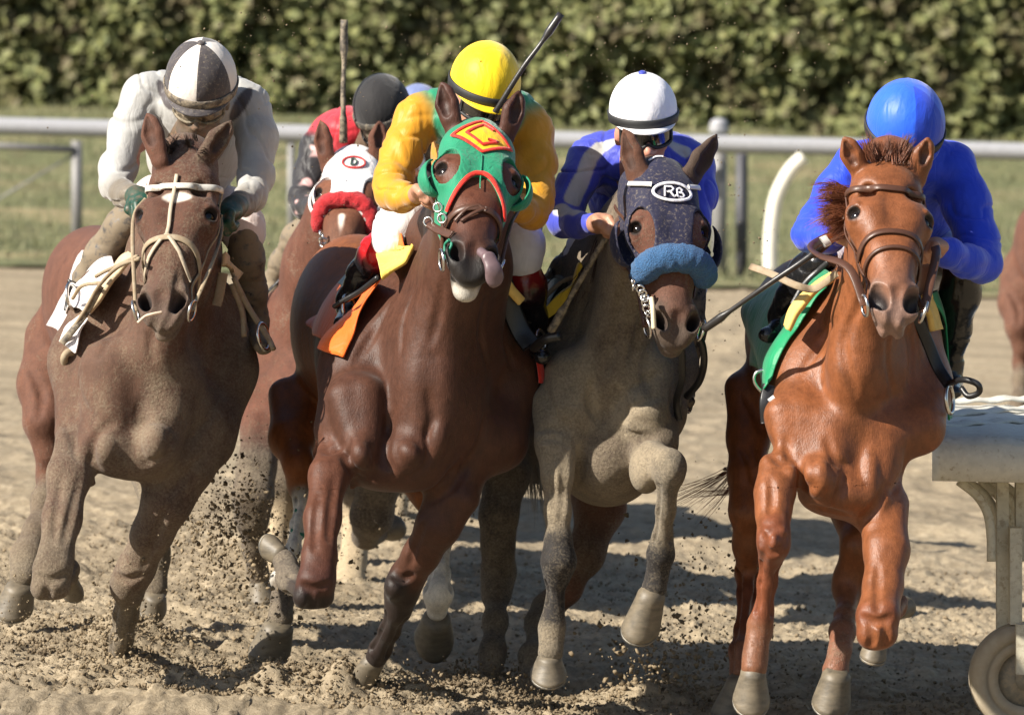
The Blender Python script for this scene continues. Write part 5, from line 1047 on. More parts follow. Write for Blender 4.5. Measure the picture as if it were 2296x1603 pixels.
# ---- grey-dusted dark horse in the navy hood
def horse_dusty():
    R = Rig(.22); S = R.S; c = (.085, .062, .048, .66); c2 = (.08, .06, .046, .88); lg = (.05, .045, .04, .72); bk = (.028, .025, .024, .45); br_ = (.09, .04, .025, .35)
    H = Head(R, (1497, 368, -.36), (1531, 742, -.62), 17, 0)
    HS = horse_head(R, H, (.125, .052, .034), (.075, .058, .046), .4, muzzle=(.09, .065, .05))
    e1, e2 = R.p(1432, 392, -.33), R.p(1546, 402, -.30); ear(R, e1, R.p(1398, 290, -.30), (-.7, -.8, .1), .040, br_); ear(R, e2, R.p(1607, 301, -.28), (.6, -.9, -.2), .038, (.06, .04, .03, .3))
    R.C = F3
    R.ch([(650, 600, -.18, 96), (620, 780, -.06, 150), (560, 1010, .14, 200), (520, 1240, .2, 265)], .09, c)
    R.ch([(655, 620, -.24, 66), (620, 820, -.17, 68), (560, 1030, -.07, 74), (512, 1230, -.03, 80), (490, 1400, -.04, 70), (500, 1560, -.02, 60)], .12, c)
    R.ch([(658, 585, -.18, 70), (590, 760, .1, 130), (480, 960, .38, 200), (430, 1060, .8, 220)], .1, c)
    R.el((480, 1400, .46), 300, 400, .43, .1, c); R.el((470, 1380, .95), 330, 380, .5, .12, c); R.el((330, 1330, 1.5), 240, 330, .4, .12, br_)
    R.ch([(400, 1130, .30, 130), (300, 1350, .20, 110), (280, 1560, .04, 95)], .08, c); R.ch([(680, 1180, .32, 110), (700, 1360, .22, 110), (680, 1540, .08, 120)], .08, c)
    R.C = F7
    R.ch([(470, 20, .0, 150), (440, 170, -.06, 100)], .06, c2); R.ch([(800, 0, 0, 130), (800, 170, -.08, 105)], .05, c2); R.el((790, 200, -.11), 100, 80, .06, .04, c2); R.el((620, 380, .18), 250, 240, .3, .1, c)
    S.cap([(R.p(640, -120, -.17), R.r(26), c), (R.p(640, 190, -.17), R.r(34), c)], .06, None, None, '-'); S.cap([(R.p(735, 130, -.18), R.r(9), c), (R.p(830, 60, -.18), R.r(9), c)], .025, None, None, '-'); S.cap([(R.p(690, 160, -.17), R.r(10), c), (R.p(830, 255, -.16), R.r(9), c)], .03, None, None, '-')
    # near fore
    R.ch([(375, 150, .0, 105), (385, 330, -.08, 88), (388, 480, -.13, 62), (390, 640, -.15, 50), (392, 760, -.16, 52, lg)], .045, c2); R.ch([(394, 790, -.17, 62), (394, 880, -.18, 74), (388, 950, -.17, 54)], .035, bk)
    R.ch([(384, 960, -.16, 46), (376, 1080, -.15, 37), (368, 1150, -.15, 44), (362, 1200, -.15, 54, lg), (360, 1270, -.16, 45, lg), (356, 1310, -.17, 58, lg)], .03, bk)
    # off fore raised high
    R.ch([(850, 220, .05, 110), (860, 330, -.1, 100)], .05, c); R.el((805, 455, -.2), 78, 105, .10, .05, c2); R.ch([(850, 400, -.22, 80), (915, 420, -.33, 72)], .05, c2); R.el((925, 450, -.35), 66, 78, .06, .035, lg)
    R.ch([(912, 510, -.34, 52), (900, 640, -.3, 40), (884, 770, -.26, 42), (876, 845, -.24, 58, bk), (862, 930, -.22, 44, bk), (846, 1000, -.22, 60, bk)], .03, lg)
    # hind legs
    R.ch([(240, 250, 1.45, 130), (140, 480, 1.2, 98), (112, 660, 1.12, 76), (108, 800, 1.15, 62), (112, 930, 1.2, 66), (100, 1030, 1.15, 50), (96, 1160, 1.05, 42), (84, 1300, .97, 46), (72, 1390, .93, 58)], .06, (.065, .052, .043, .6))
    R.ch([(520, 420, 1.4, 150), (590, 620, 1.2, 105), (520, 850, 1.1, 74, (.10, .06, .04, .5)), (430, 1010, 1.15, 56), (340, 1100, 1.2, 56, lg), (300, 1170, 1.12, 46, lg), (272, 1320, .95, 42, lg), (240, 1480, .85, 44, lg), (215, 1570, .8, 60, lg)], .06, (.14, .066, .042, .4))
    for L, r in ([(665, 60), (695, 160), (690, 260)], 16), ([(700, 185), (780, 135), (850, 100)], 11), ([(690, 265), (780, 300), (860, 270)], 12), ([(330, 60), (380, 200), (470, 290)], 13), ([(560, 20), (545, 130), (590, 230)], 12), ([(470, 300), (500, 420), (480, 520)], 14), ([(740, 60), (800, 30), (870, -10)], 9): R.carve(F7, L, r)
    for L, r in ([(400, 960), (340, 1130), (300, 1300)], 12), ([(500, 1130), (480, 1280), (440, 1400)], 14), ([(620, 1080), (590, 1230), (560, 1330)], 13), ([(650, 1250), (620, 1380), (650, 1480)], 14), ([(560, 900), (530, 1030), (500, 1120)], 10): R.carve(F3, L, r, .4)
    for L, r in ([(345, 400), (365, 540), (372, 640)], 8), ([(420, 420), (415, 560), (405, 680)], 8), ([(300, 260), (380, 250), (450, 300)], 7), ([(310, 300), (390, 295), (450, 335)], 7): R.carve(F7, L, r, .45)
    t = finish_horse(R, H, 'dust-grey racehorse in a navy hood with blue fleece noseband, left of the chestnut', GH, M['coat_dusty'], R.p(300, 1540, .5))
    hoof(F7, R, (352, 1330, -.17), (346, 1412, -.16), 66, 88, t, (0, -1, 0)); hoof(F7, R, (835, 1030, -.22), (786, 1195, -.18), 74, 92, t, (-.3, -1, -.1)); hoof(F7, R, (68, 1410, .92), (58, 1490, .96), 58, 72, t, (-.2, -1, 0)); hoof(F7, R, (210, 1570, .8), (190, 1650, .82), 56, 66, t, (-.2, -1, 0))
    navy = cloth_mat('navy_hood', (.018, .018, .042), .7, dirt=.62, wr=.3, sheen=.1); wht = cloth_mat('white_stitching', (.72, .71, .74), .7, dirt=.1)
    lowf = lambda a, f, r: .345 + 0 * a + np.maximum(-f - .1, 0) * .6
    holes = [((s * .092, .225, -.026), (.038, .084, .054)) for s in (-1, 1)]
    hd = hood(H, t, navy, lowf, holes, back=-.21, top=-.05, ears=(e1, e2)); HS = H.HS
    aa = np.linspace(0, 2 * math.pi, 48); decal(H, HS, [np.stack([.006 + .060 * np.cos(aa), .098 + .029 * np.sin(aa)], 1)], .0095, .003, wht, hd, 'badge_ring', .009)
    o = .006; decal(H, HS, [[(-.026 + o, .114), (-.024 + o, .082), (-.004 + o, .082), (.003 + o, .089), (-.005 + o, .097), (-.02 + o, .099), (-.008 + o, .100), (.004 + o, .115), (.009 + o, .110)], [(.014 + o, .114), (.013 + o, .090), (.020 + o, .085), (.030 + o, .090), (.027 + o, .097), (.018 + o, .100), (.030 + o, .101), (.036 + o, .108), (.030 + o, .115), (.016 + o, .114)]], .0058, .003, wht, hd, 'badge_letters', .009)
    for s in (-1, 1): cup(t, navy, H.p(s * .126, .235, -.075), H.F * .6 - s * H.R * .4, H.L, (.046 * H.sc, .080 * H.sc), .055 * H.sc, -2.6, 2.6)
    decal(H, HS, [[(-.045, -.03), (-.02, -.045), (0, -.045)]], .006, .003, wht, hd, 'hood_piping', .009)
    br = bridle(H, S, t, M['brown_leather'], brow=False, nose=.35, off=.003, ntilt=-.6)
    silver = plain_mat('studded_browband', (.62, .61, .58), .35, dirt=.15)
    for s in (-1, 1): P, N = H.ring(HS, .03, .5, s * np.linspace(.55, 1.25, 14), .010); b = MB(); b.ribbon(P, N, .015, .006); b.build('browband', silver, br)
    P, N = H.ring(HS, .368, -.35, np.linspace(-1.38, 1.38, 70), .018); b = MB(); a = np.linspace(-1.85, 1.85, 70); b.tube(P, .043 * H.sc * np.sqrt(np.clip(1.03 - np.abs(a / 1.86) ** 9, .02, 1)), 26)
    V = np.array(b.V); nn = vnoise(V, 70) * .0035 + vnoise(V, 150, 3) * .0022; Cn = np.repeat(P, 26, 0); V += (V - Cn) / (np.linalg.norm(V - Cn, axis=1, keepdims=True) + 1e-6) * nn[:, None]; b.V = [tuple(v) for v in V]; b.build('fleece_noseband', fleece_mat('blue_fleece', (.035, .13, .30)), br)
    R.C = F3; reins(H, R, br, M['brown_leather'], [(590, 1000, -.45), (520, 880, -.3), (485, 810, -.18), (490, 765, -.12)], None, .026)
    flat(R, F3, [(482, 830, -.2), (488, 760, -.15)], .022, M['orange_rein'], br, 'rein_grip')
    chain = MB(); R.C = FC
    for x, y in ((262, 1075), (268, 1105), (310, 1120), (325, 1150), (340, 1180), (345, 1210), (352, 1250), (360, 1290), (385, 1270)): chain.ring(R.p(x, y, -.56), .011, .0035, RNG.normal(0, 1, 3) + np.array([0, -1, 0]), 12, 6)
    chain.build('bit_chain', M['steel'], br)
    tubes(R, FC, [[(385, 1180, -.58), (395, 1260, -.6), (402, 1390, -.6)]], .007, plain_mat('pale_bit_guard', (.66, .58, .40), .6), br, 'bit_guard')
    tubes(R, F3, [[(830, 1200, -.3), (865, 1260, -.25), (872, 1340, -.2), (850, 1420, -.1), (800, 1480, .0)]], .011, M['black_leather'], br, 'rein_end'); flat(R, F3, [(775, 1270, -.3), (778, 1400, -.2), (755, 1500, -.1), (765, 1580, -.05)], .022, M['black_leather'], br, 'rein_end')
    yel = cloth_mat('yellow_cloth', (.72, .50, .04), .6, dirt=.2)
    csheet(R, F3, [[(420, 925, .1), (330, 985, .12), (250, 1040, .14), (190, 1110, .16)], [(415, 940, .12), (345, 1020, .14), (270, 1090, .15), (205, 1150, .16)]], yel, t, 'saddle_pad', .02)
    csheet(R, F3, [[(370, 1020, .2), (290, 1090, .22), (215, 1180, .2)], [(330, 960, .5), (230, 1060, .55), (180, 1170, .55)]], M['black_leather'], t, 'saddle', .02)
    tubes(R, F3, [[(340, 965, .15), (270, 990, .2), (200, 1050, .2), (190, 1090, .2)]], .007, M['tan_leather'], t, 'stirrup_leather')
    stirrup(R, F3, (800, 1490, .15), .04, M['steel'], t, (1, -.35, .1))
    R.C = F7; dh = hair_mat('dun_hair', (.16, .13, .09)); hair('tail', [R.p(230, 40, 1.7), R.p(250, 120, 1.7)], [nrm((.1, -.2, -1)), nrm((.25, -.2, -1))], 420, .42, dh, t, .002, .02, .14, .25, 10, .02)
    mh = hair_mat('brown_hair', (.05, .028, .018)); R.C = F3; hair('mane', [R.p(560, 700, -.02), R.p(440, 930, .12)], [nrm((-.4, -.5, -1)), nrm((-.3, -.5, -1))], 200, .16, mh, t, .0013, .05, .3, .3, 7, .02)
    return R, H, t

# ---- brown in the white hood, behind
def horse_hooded():
    R = Rig(3.1); S = R.S; c = (.115, .047, .030, .38); lg = (.05, .035, .028, .6); pl = (.45, .36, .24, .5)
    H = Head(R, (795, 328, -.36), (752, 588, -.72), -6, 3)
    HS = horse_head(R, H, (.14, .056, .032), (.10, .07, .055), .2, muzzle=(.15, .10, .075))
    S.cap([(H.p(-.005, .34, .0), .010, (.7, .62, .55, .1)), (H.p(-.002, .47, .0), .008, (.7, .62, .55, .1))], .006, None, None, 'p')
    R.C = FA; e1, e2 = R.p(470, 580, -.33), R.p(810, 540, -.33); ear(R, e1, R.p(432, 335, -.33), (-.7, -1, 0), .037, c); ear(R, e2, R.p(822, 345, -.32), (.4, -1, 0), .036, c)
    R.C = FA
    R.ch([(640, 700, -.2, 135), (600, 950, -.1, 210), (520, 1300, .04, 290), (470, 1600, .1, 330)], .12, c); R.ch([(660, 690, -.16, 90), (600, 950, .2, 180), (520, 1200, .7, 270)], .1, c)
    R.C = FU
    R.el((715, 850, .4), 165, 210, .46, .12, c); R.el((710, 830, .95), 190, 205, .5, .12, c); R.el((660, 780, 1.5), 150, 190, .4, .12, c); R.ch([(640, 720, .2, 60), (600, 860, .1, 65), (590, 980, .0, 48)], .1, c); R.ch([(830, 740, .2, 60), (850, 900, .1, 65), (850, 980, 0, 55)], .1, c)
    R.ch([(700, 900, -.02, 90), (700, 980, -.02, 70)], .08, c)
    R.ch([(590, 960, -.02, 45), (575, 1050, -.12, 40, lg), (568, 1110, -.18, 42, lg), (565, 1160, -.16, 34, lg), (570, 1230, -.1, 22, lg), (580, 1290, -.05, 26, lg)], .04, c)
    R.ch([(860, 960, .0, 50), (850, 1080, .1, 44, lg), (835, 1150, .15, 44, lg), (820, 1200, .3, 26, lg), (840, 1190, .45, 28, lg)], .04, c)
    R.ch([(800, 1000, 1.4, 80), (815, 1100, 1.1, 40, lg), (805, 1170, 1.1, 34, pl), (790, 1260, .95, 26, pl), (783, 1320, .88, 32, pl), (775, 1350, .86, 34, pl)], .05, c); R.ch([(640, 950, 1.4, 70), (625, 1090, 1.2, 34, lg), (622, 1150, 1.2, 30, pl), (615, 1230, 1.1, 22, pl), (610, 1290, 1.05, 26, pl)], .05, c)
    t = finish_horse(R, H, 'brown racehorse in a muddy white hood with a red fleece noseband, behind the leaders', GH, M['coat_dusty'], R.p(700, 1330, .4))
    hoof(FU, R, (583, 1305, -.04), (588, 1340, -.04), 28, 34, t); hoof(FU, R, (770, 1352, .85), (764, 1385, .82), 32, 38, t); hoof(FU, R, (850, 1185, .47), (872, 1180, .5), 26, 32, t); hoof(FU, R, (608, 1300, 1.04), (604, 1330, 1.0), 27, 34, t)
    white = cloth_mat('white_hood', (.74, .70, .68), .7, dirt=.3, wr=.5, fold=40); red = cloth_mat('red_badge', (.5, .02, .02), .6); dg = cloth_mat('dark_green_badge', (.03, .07, .05), .6)
    lowf = lambda a, f, r: .285 + 7 * a ** 2 + np.maximum(-f - .1, 0) * .6
    hd = hood(H, t, white, lowf, [((s * .090, .205, -.022), (.036, .066, .052)) for s in (-1, 1)], back=-.21, top=-.05, ears=(e1, e2)); HS = H.HS
    aa = np.linspace(0, 2 * math.pi, 40); decal(H, HS, [np.stack([.008 + .041 * np.cos(aa), .085 + .027 * np.sin(aa)], 1)], .007, .003, red, hd, 'badge_ring', .009)
    decal(H, HS, [[(-.001, .071), (-.001, .099), (.009, .099), (.017, .093), (.018, .085), (.017, .077), (.009, .071), (-.001, .071)]], .006, .003, dg, hd, 'badge_letter', .009)
    for s in (-1, 1): cup(t, white, H.p(s * .108, .21, -.065), H.F * .7 - s * H.R * .4, H.L, (.036 * H.sc, .066 * H.sc), .045 * H.sc, -2.5, 2.5)
    br = bridle(H, S, t, M['brown_leather'], brow=False, nose=.33, off=.003, ntilt=-.8)
    P, N = H.ring(HS, .345, -.8, np.linspace(-1.55, 1.55, 60), .012); b = MB(); a = np.linspace(-1.75, 1.75, 60); b.tube(P, .031 * H.sc * np.sqrt(np.clip(1.04 - (a / 1.8) ** 6, .02, 1)), 22); V = np.array(b.V); Cn = np.repeat(P, 22, 0); V += (V - Cn) / (np.linalg.norm(V - Cn, axis=1, keepdims=True) + 1e-6) * (vnoise(V, 75) * .005)[:, None]; b.V = [tuple(v) for v in V]; b.build('fleece_noseband', fleece_mat('red_fleece', (.60, .015, .022)), br)
    chain = MB(); R.C = FA
    for x, y in ((440, 1090), (452, 1130), (460, 1160), (470, 1240), (480, 1280), (490, 1320)): chain.ring(R.p(x, y, -.62), .014, .004, RNG.normal(0, 1, 3) + np.array([0, -1, 0]), 12, 6)
    chain.build('bit_chain', M['steel'], br)
    csheet(R, FA, [[(390, 1210, .1), (320, 1290, .12), (250, 1390, .12)], [(385, 1240, .14), (300, 1350, .16), (262, 1400, .14)]], M['foam'], t, 'saddle_pad', .02)
    tubes(R, FA, [[(400, 1170, .1), (310, 1240, .14), (260, 1300, .14)]], .009, M['black_leather'], t, 'stirrup_leather'); csheet(R, FA, [[(250, 1330, .15), (130, 1450, .15), (110, 1600, .12)], [(270, 1420, .18), (200, 1480, .2), (170, 1600, .16)]], M['black_leather'], t, 'saddle_flap', .01)
    return R, H, t
# ---------------------------------------------------------------- the riders
SKIN = (.40, .205, .13, .05)
class Rider:
    """one body under clothes: limbs are given once, the body keeps .8 of their girth"""
    def __init__(s, Y0, C_, label, base, jk, pk, bk, skin=SKIN, jm=None, pm=None, bm=None):
        s.R = Rig(Y0); s.R.C = C_; s.B = Solid(); s.J = Solid(); s.P = Solid(); s.boots = []; s.jk, s.pk, s.bk, s.skin = jk, pk, bk, skin
        s.t = empty('person', s.R.p(*base)); tag(s.t, label, 'jockey', 'jockeys riding in the race'); s.jm, s.pm, s.bm = jm, pm, bm; s.fine = []
    def cap(s, S, pts, k, dflt): s.R.ch(pts, k, dflt, S)
    def torso(s, pts, k=.10):
        s.cap(s.J, pts, k, s.jk); s.R.ch([(p[0], p[1], p[2], p[3] * .85) for p in pts], .1, s.skin, s.B)
    def arm(s, pts, wrist, pos, kn, down, k=.03, glove=None, hs=1.0, cuff=None):
        s.cap(s.J, pts, k, s.jk); s.R.ch([(p[0], p[1], p[2], p[3] * .72) for p in pts], .03, s.skin, s.B)
        e = pts[-1]; w = s.R.p(*wrist); p = s.R.p(*pos); s.B.cap([(s.R.p(*e[:3]), s.R.r(e[3], e[2]) * .7, s.skin), (w, .024 * hs, s.skin)], .02)
        g = hand(s.B, w, p, kn, down, s.skin if glove is None else glove, hs); s.fine.append((p - .085, p + .085, .0036)); 
        if glove is not None: s.B.cap([(w + (w - p) * .5, .031, glove), (w, .03, glove), (p, .03, glove)], .015)
        return g
    def thigh(s, pts, k=.06):
        s.cap(s.P, pts, k, s.pk); s.R.ch([(p[0], p[1], p[2], p[3] * .8) for p in pts], .06, s.skin, s.B)
    def boot(s, pts, heel, toe, r=(40, 34), k=.03):
        Q = Solid(); s.cap(Q, pts, k, s.bk); s.R.ch([(p[0], p[1], p[2], p[3] * .75) for p in pts], .03, s.skin, s.B)
        a = pts[-1]; c = a[4] if len(a) > 4 else s.bk
        s.R.ch([(a[0], a[1], a[2], a[3]), (*heel, r[0])], .03, c, Q); s.R.ch([(*heel, r[0]), (*toe, r[1])], .03, c, Q, flat=(np.array([0., 0., 1.]), .8)); s.boots.append(Q)
    def done(s, h=.005, amp=.006, seed=0.0, pamp=.004):
        V, F, C = s.B.mesh(.008, fine=s.fine); mk('body', V, F, M['rider_skin'], s.t, col=C)
        V, F, C = s.J.mesh(h, sig=.003, folds=cloth_folds(amp * .85, 17, seed)); mk('jacket', V, F, s.jm, s.t, col=C)
        V, F, C = s.P.mesh(h, folds=cloth_folds(pamp, 15, seed + 4)); mk('breeches', V, F, s.pm, s.t, col=C)
        for i, b in enumerate(s.boots):
            V, F, C = b.mesh(.006, folds=cloth_folds(.003, 18, seed + 7 + i), sig=.003); mk('boot', V, F, s.bm, s.t, col=C)
        return s.t
def skin_f(t, b):
    a = t.nodes.new('ShaderNodeAttribute'); a.attribute_name = 'Col'; n = noise(t, 60, 4, .7)
    k = ramp(t, mathn(t, 'ADD', n, mathn(t, 'MULTIPLY', a.outputs['Alpha'], .5)), [(.62, (0, 0, 0)), (.75, (1, 1, 1))])
    t.links.new(mixc(t, mathn(t, 'MULTIPLY', k, .85), a.outputs['Color'], (.10, .075, .05)), b.inputs['Base Color']); b.inputs['Roughness'].default_value = .5
    b.inputs['Subsurface Weight'].default_value = .08; b.inputs['Subsurface Radius'].default_value = (.02, .008, .004); bump(t, b, noise(t, 240, 3), .15, .002)
M['rider_skin'] = mat('rider_skin', skin_f)
M['silk'] = cloth_mat('racing_silk', None, .5, wr=.55, fold=22); M['cotton'] = cloth_mat('riding_breeches', None, .7, wr=.4, fold=30)
def boot_f(t, b):
    a = t.nodes.new('ShaderNodeAttribute'); a.attribute_name = 'Col'; n = noise(t, 40, 5, .7)
    k = ramp(t, mathn(t, 'ADD', n, mathn(t, 'MULTIPLY', a.outputs['Alpha'], .62)), [(.66, (0, 0, 0)), (.84, (1, 1, 1))])
    t.links.new(mixc(t, mathn(t, 'MULTIPLY', k, .85), a.outputs['Color'], (.20, .155, .10)), b.inputs['Base Color']); t.links.new(mathn(t, 'ADD', mathn(t, 'MULTIPLY', k, .6), .22), b.inputs['Roughness'])
    b.inputs['Specular IOR Level'].default_value = .55; bump(t, b, noise(t, 16, 4, .5), .5, .012)
M['boot'] = mat('boot_leather', boot_f)
def whip(R, label, pts, r, m, handle=None, group='riding whips'):
    P = R.pts(pts, 28); t = empty('riding_whip', P[0]); tag(t, label, 'whip', group); n = len(P)
    rr = np.interp(np.linspace(0, 1, n), [0, .22, .26, .8, .84, 1], [r * 1.5, r * 1.4, r, r * .8, r * 1.5, r * 1.3]); b = MB(); b.tube(P, rr, 10); b.build('shaft', m, t)
    if handle: b = MB(); b.tube(P[:7], r * 1.75, 10); b.build('grip', handle, t)
    return t
# ---- all blue, on the chestnut
def rider_blue():
    bl = (.016, .055, .62, .0); bl2 = (.010, .030, .38, .0)
    J = Rider(-.45, F4, 'jockey in plain royal blue silks and blue helmet, riding the chestnut horse', (930, 800, .6), bl, (.70, .68, .66, .05), (.010, .010, .011, .0), jm=M['silk'], pm=M['cotton'], bm=M['boot'])
    ax = axes(6, 34, 4); hc = J.R.p(932, 262, .05); lit_blue, shade_blue, bb = [cloth_mat('blue_cover_' + n, c, .45, wr=.4) for n, c in (('light', (.02, .11, .72)), ('deep', (.013, .06, .56)), ('rim', (.012, .05, .55)))]  # single blue cover; its lit and shaded sides are painted as panel tones
    fc = hc - ax[1] * .057 + ax[2] * .008; face(J.B, fc, ax, J.skin); J.B.cap([(J.R.p(945, 380, .1), .055, J.skin), (J.R.p(935, 480, .25), .065, J.skin)], .04)
    helmet(J.t, hc, (.111, .128, .128), ax, [lit_blue, shade_blue, bb], [1, 0, 0, 0, 0, 0], bb, M['black_band'])
    goggles(J.t, fc + ax[2] * .012, ax, .074, .026, M['lens'], M['black_band'])
    J.torso([(930, 430, .28, 165), (940, 560, .45, 190), (960, 740, .75, 180)]); J.R.el((925, 450, .27), 270, 95, .12, .08, bl, S=J.J)
    g1 = J.arm([(720, 440, .26, 100), (640, 560, .22, 92), (560, 690, .16, 84), (520, 735, .1, 66), (600, 745, .0, 62), (650, 735, -.06, 52)], (668, 735, -.09), (690, 722, -.12), (.6, -.6, .1), (.2, -.2, -1))
    g2 = J.arm([(1130, 440, .26, 105), (1190, 600, .22, 100), (1240, 770, .16, 88), (1262, 862, .1, 74), (1190, 850, .0, 66), (1115, 815, -.08, 58), (1080, 800, -.11, 50)], (1062, 790, -.14), (1045, 785, -.17), (-.6, -.6, .1), (-.1, -.2, -1))
    J.R.ch([(1020, 690, .55, 60, (.42, .48, .10, 0)), (1120, 660, .55, 55, (.42, .48, .10, 0))], .03, bl, J.J, op='p')
    J.thigh([(900, 880, .85, 150), (760, 850, .6, 120), (600, 870, .4, 95)]); J.thigh([(1000, 860, .85, 150), (1100, 800, .6, 110), (1165, 850, .35, 92)])
    J.boot([(570, 850, .38, 86), (520, 910, .42, 88), (450, 1010, .5, 74), (405, 1080, .55, 54)], (415, 1125, .58), (345, 1165, .36), (46, 42)); J.boot([(1175, 890, .30, 84), (1165, 990, .34, 82), (1140, 1150, .42, 66), (1125, 1290, .46, 46)], (1120, 1360, .48), (1130, 1410, .24), (46, 42))
    J.done(seed=1.0, amp=.005); J.R.C = F4
    whip(J.R, 'dark riding whip held low, reaching out to the left of the chestnut horse', [(610, 755, -.08), (520, 830, -.12), (350, 945, -.1), (200, 1050, -.05), (70, 1140, .0)], .0085, M['whip'], M['black_leather'])
    return J
# ---- yellow and green, on the bay
def rider_yellow():
    ye = (.54, .25, .011, .03); gr = (.010, .20, .10, .02)
    J = Rider(0.0, F2, 'jockey in golden yellow and green silks with a yellow helmet, riding the bay horse', (1060, 900, .6), ye, (.76, .74, .74, .03), (.010, .010, .012, .0), jm=M['silk'], pm=M['cotton'], bm=M['boot'])
    ax = axes(14, 22, 8); hc = J.R.p(1077, 262, .06); yl = cloth_mat('yellow_cover', (.86, .58, .008), .5, wr=.4)
    fc = hc - ax[1] * .057 + ax[2] * .008; face(J.B, fc, ax, J.skin); J.B.cap([(J.R.p(1065, 400, .1), .055, J.skin), (J.R.p(1060, 500, .25), .065, J.skin)], .04)
    helmet(J.t, hc, (.102, .120, .125), ax, [yl], [0, 0, 0, 0, 0, 0], yl, M['black_band']); goggles(J.t, fc + ax[2] * .01, ax, .074, .026, M['lens'], M['black_band'])
    J.torso([(1050, 430, .28, 165), (1055, 600, .45, 190), (1060, 780, .75, 175)])
    J.R.el((1045, 430, .27), 240, 125, .13, .08, gr, S=J.J)
    g1 = J.arm([(850, 390, .27, 95, gr), (770, 430, .25, 98), (700, 570, .2, 92), (655, 720, .13, 84), (650, 775, .08, 66), (700, 790, .0, 60), (752, 785, -.08, 48)], (775, 772, -.11), (812, 765, -.15), (.85, -.4, .0), (0, -.4, -1), cuff=1)
    g2 = J.arm([(1235, 400, .27, 90, gr), (1290, 480, .25, 92), (1312, 640, .2, 86), (1310, 800, .13, 78), (1290, 865, .08, 64), (1240, 840, .0, 56), (1215, 825, -.06, 46)], (1195, 815, -.1), (1165, 805, -.14), (-.8, -.4, 0), (0, -.4, -1))
    J.R.ch([(738, 745, -.16, 12, (.02, .018, .015, 0)), (752, 790, -.16, 12, (.02, .018, .015, 0)), (765, 830, -.12, 12, (.02, .018, .015, 0))], .004, ye, J.J, op='p')
    J.thigh([(1000, 880, .85, 150), (850, 900, .6, 125), (690, 930, .38, 105), (650, 985, .34, 88)]); J.thigh([(1100, 880, .85, 140), (1200, 920, .6, 115), (1235, 1010, .32, 98), (1242, 1090, .3, 86)])
    rd = (.46, .012, .016, .0); bk = (.010, .010, .012, 0)
    J.boot([(645, 985, .36, 82, rd), (600, 1040, .4, 84, rd), (590, 1055, .41, 84, bk), (520, 1150, .46, 72), (455, 1260, .5, 52)], (455, 1310, .52), (425, 1365, .28), (46, 44)); J.boot([(1243, 1100, .30, 84, (.20, .012, .012, 0)), (1262, 1200, .32, 82, (.20, .012, .012, 0)), (1266, 1216, .32, 82, bk), (1295, 1340, .36, 62), (1305, 1420, .38, 46)], (1310, 1470, .4), (1335, 1520, .14), (46, 42))
    J.done(seed=2.0, amp=.0075); J.R.C = F2
    whip(J.R, 'black riding whip raised past the yellow helmet, leaning right', [(1085, 470, .0), (1130, 390, -.06), (1245, 205, -.08), (1330, 90, -.08), (1425, -50, -.08)], .0085, M['whip'])
    return J
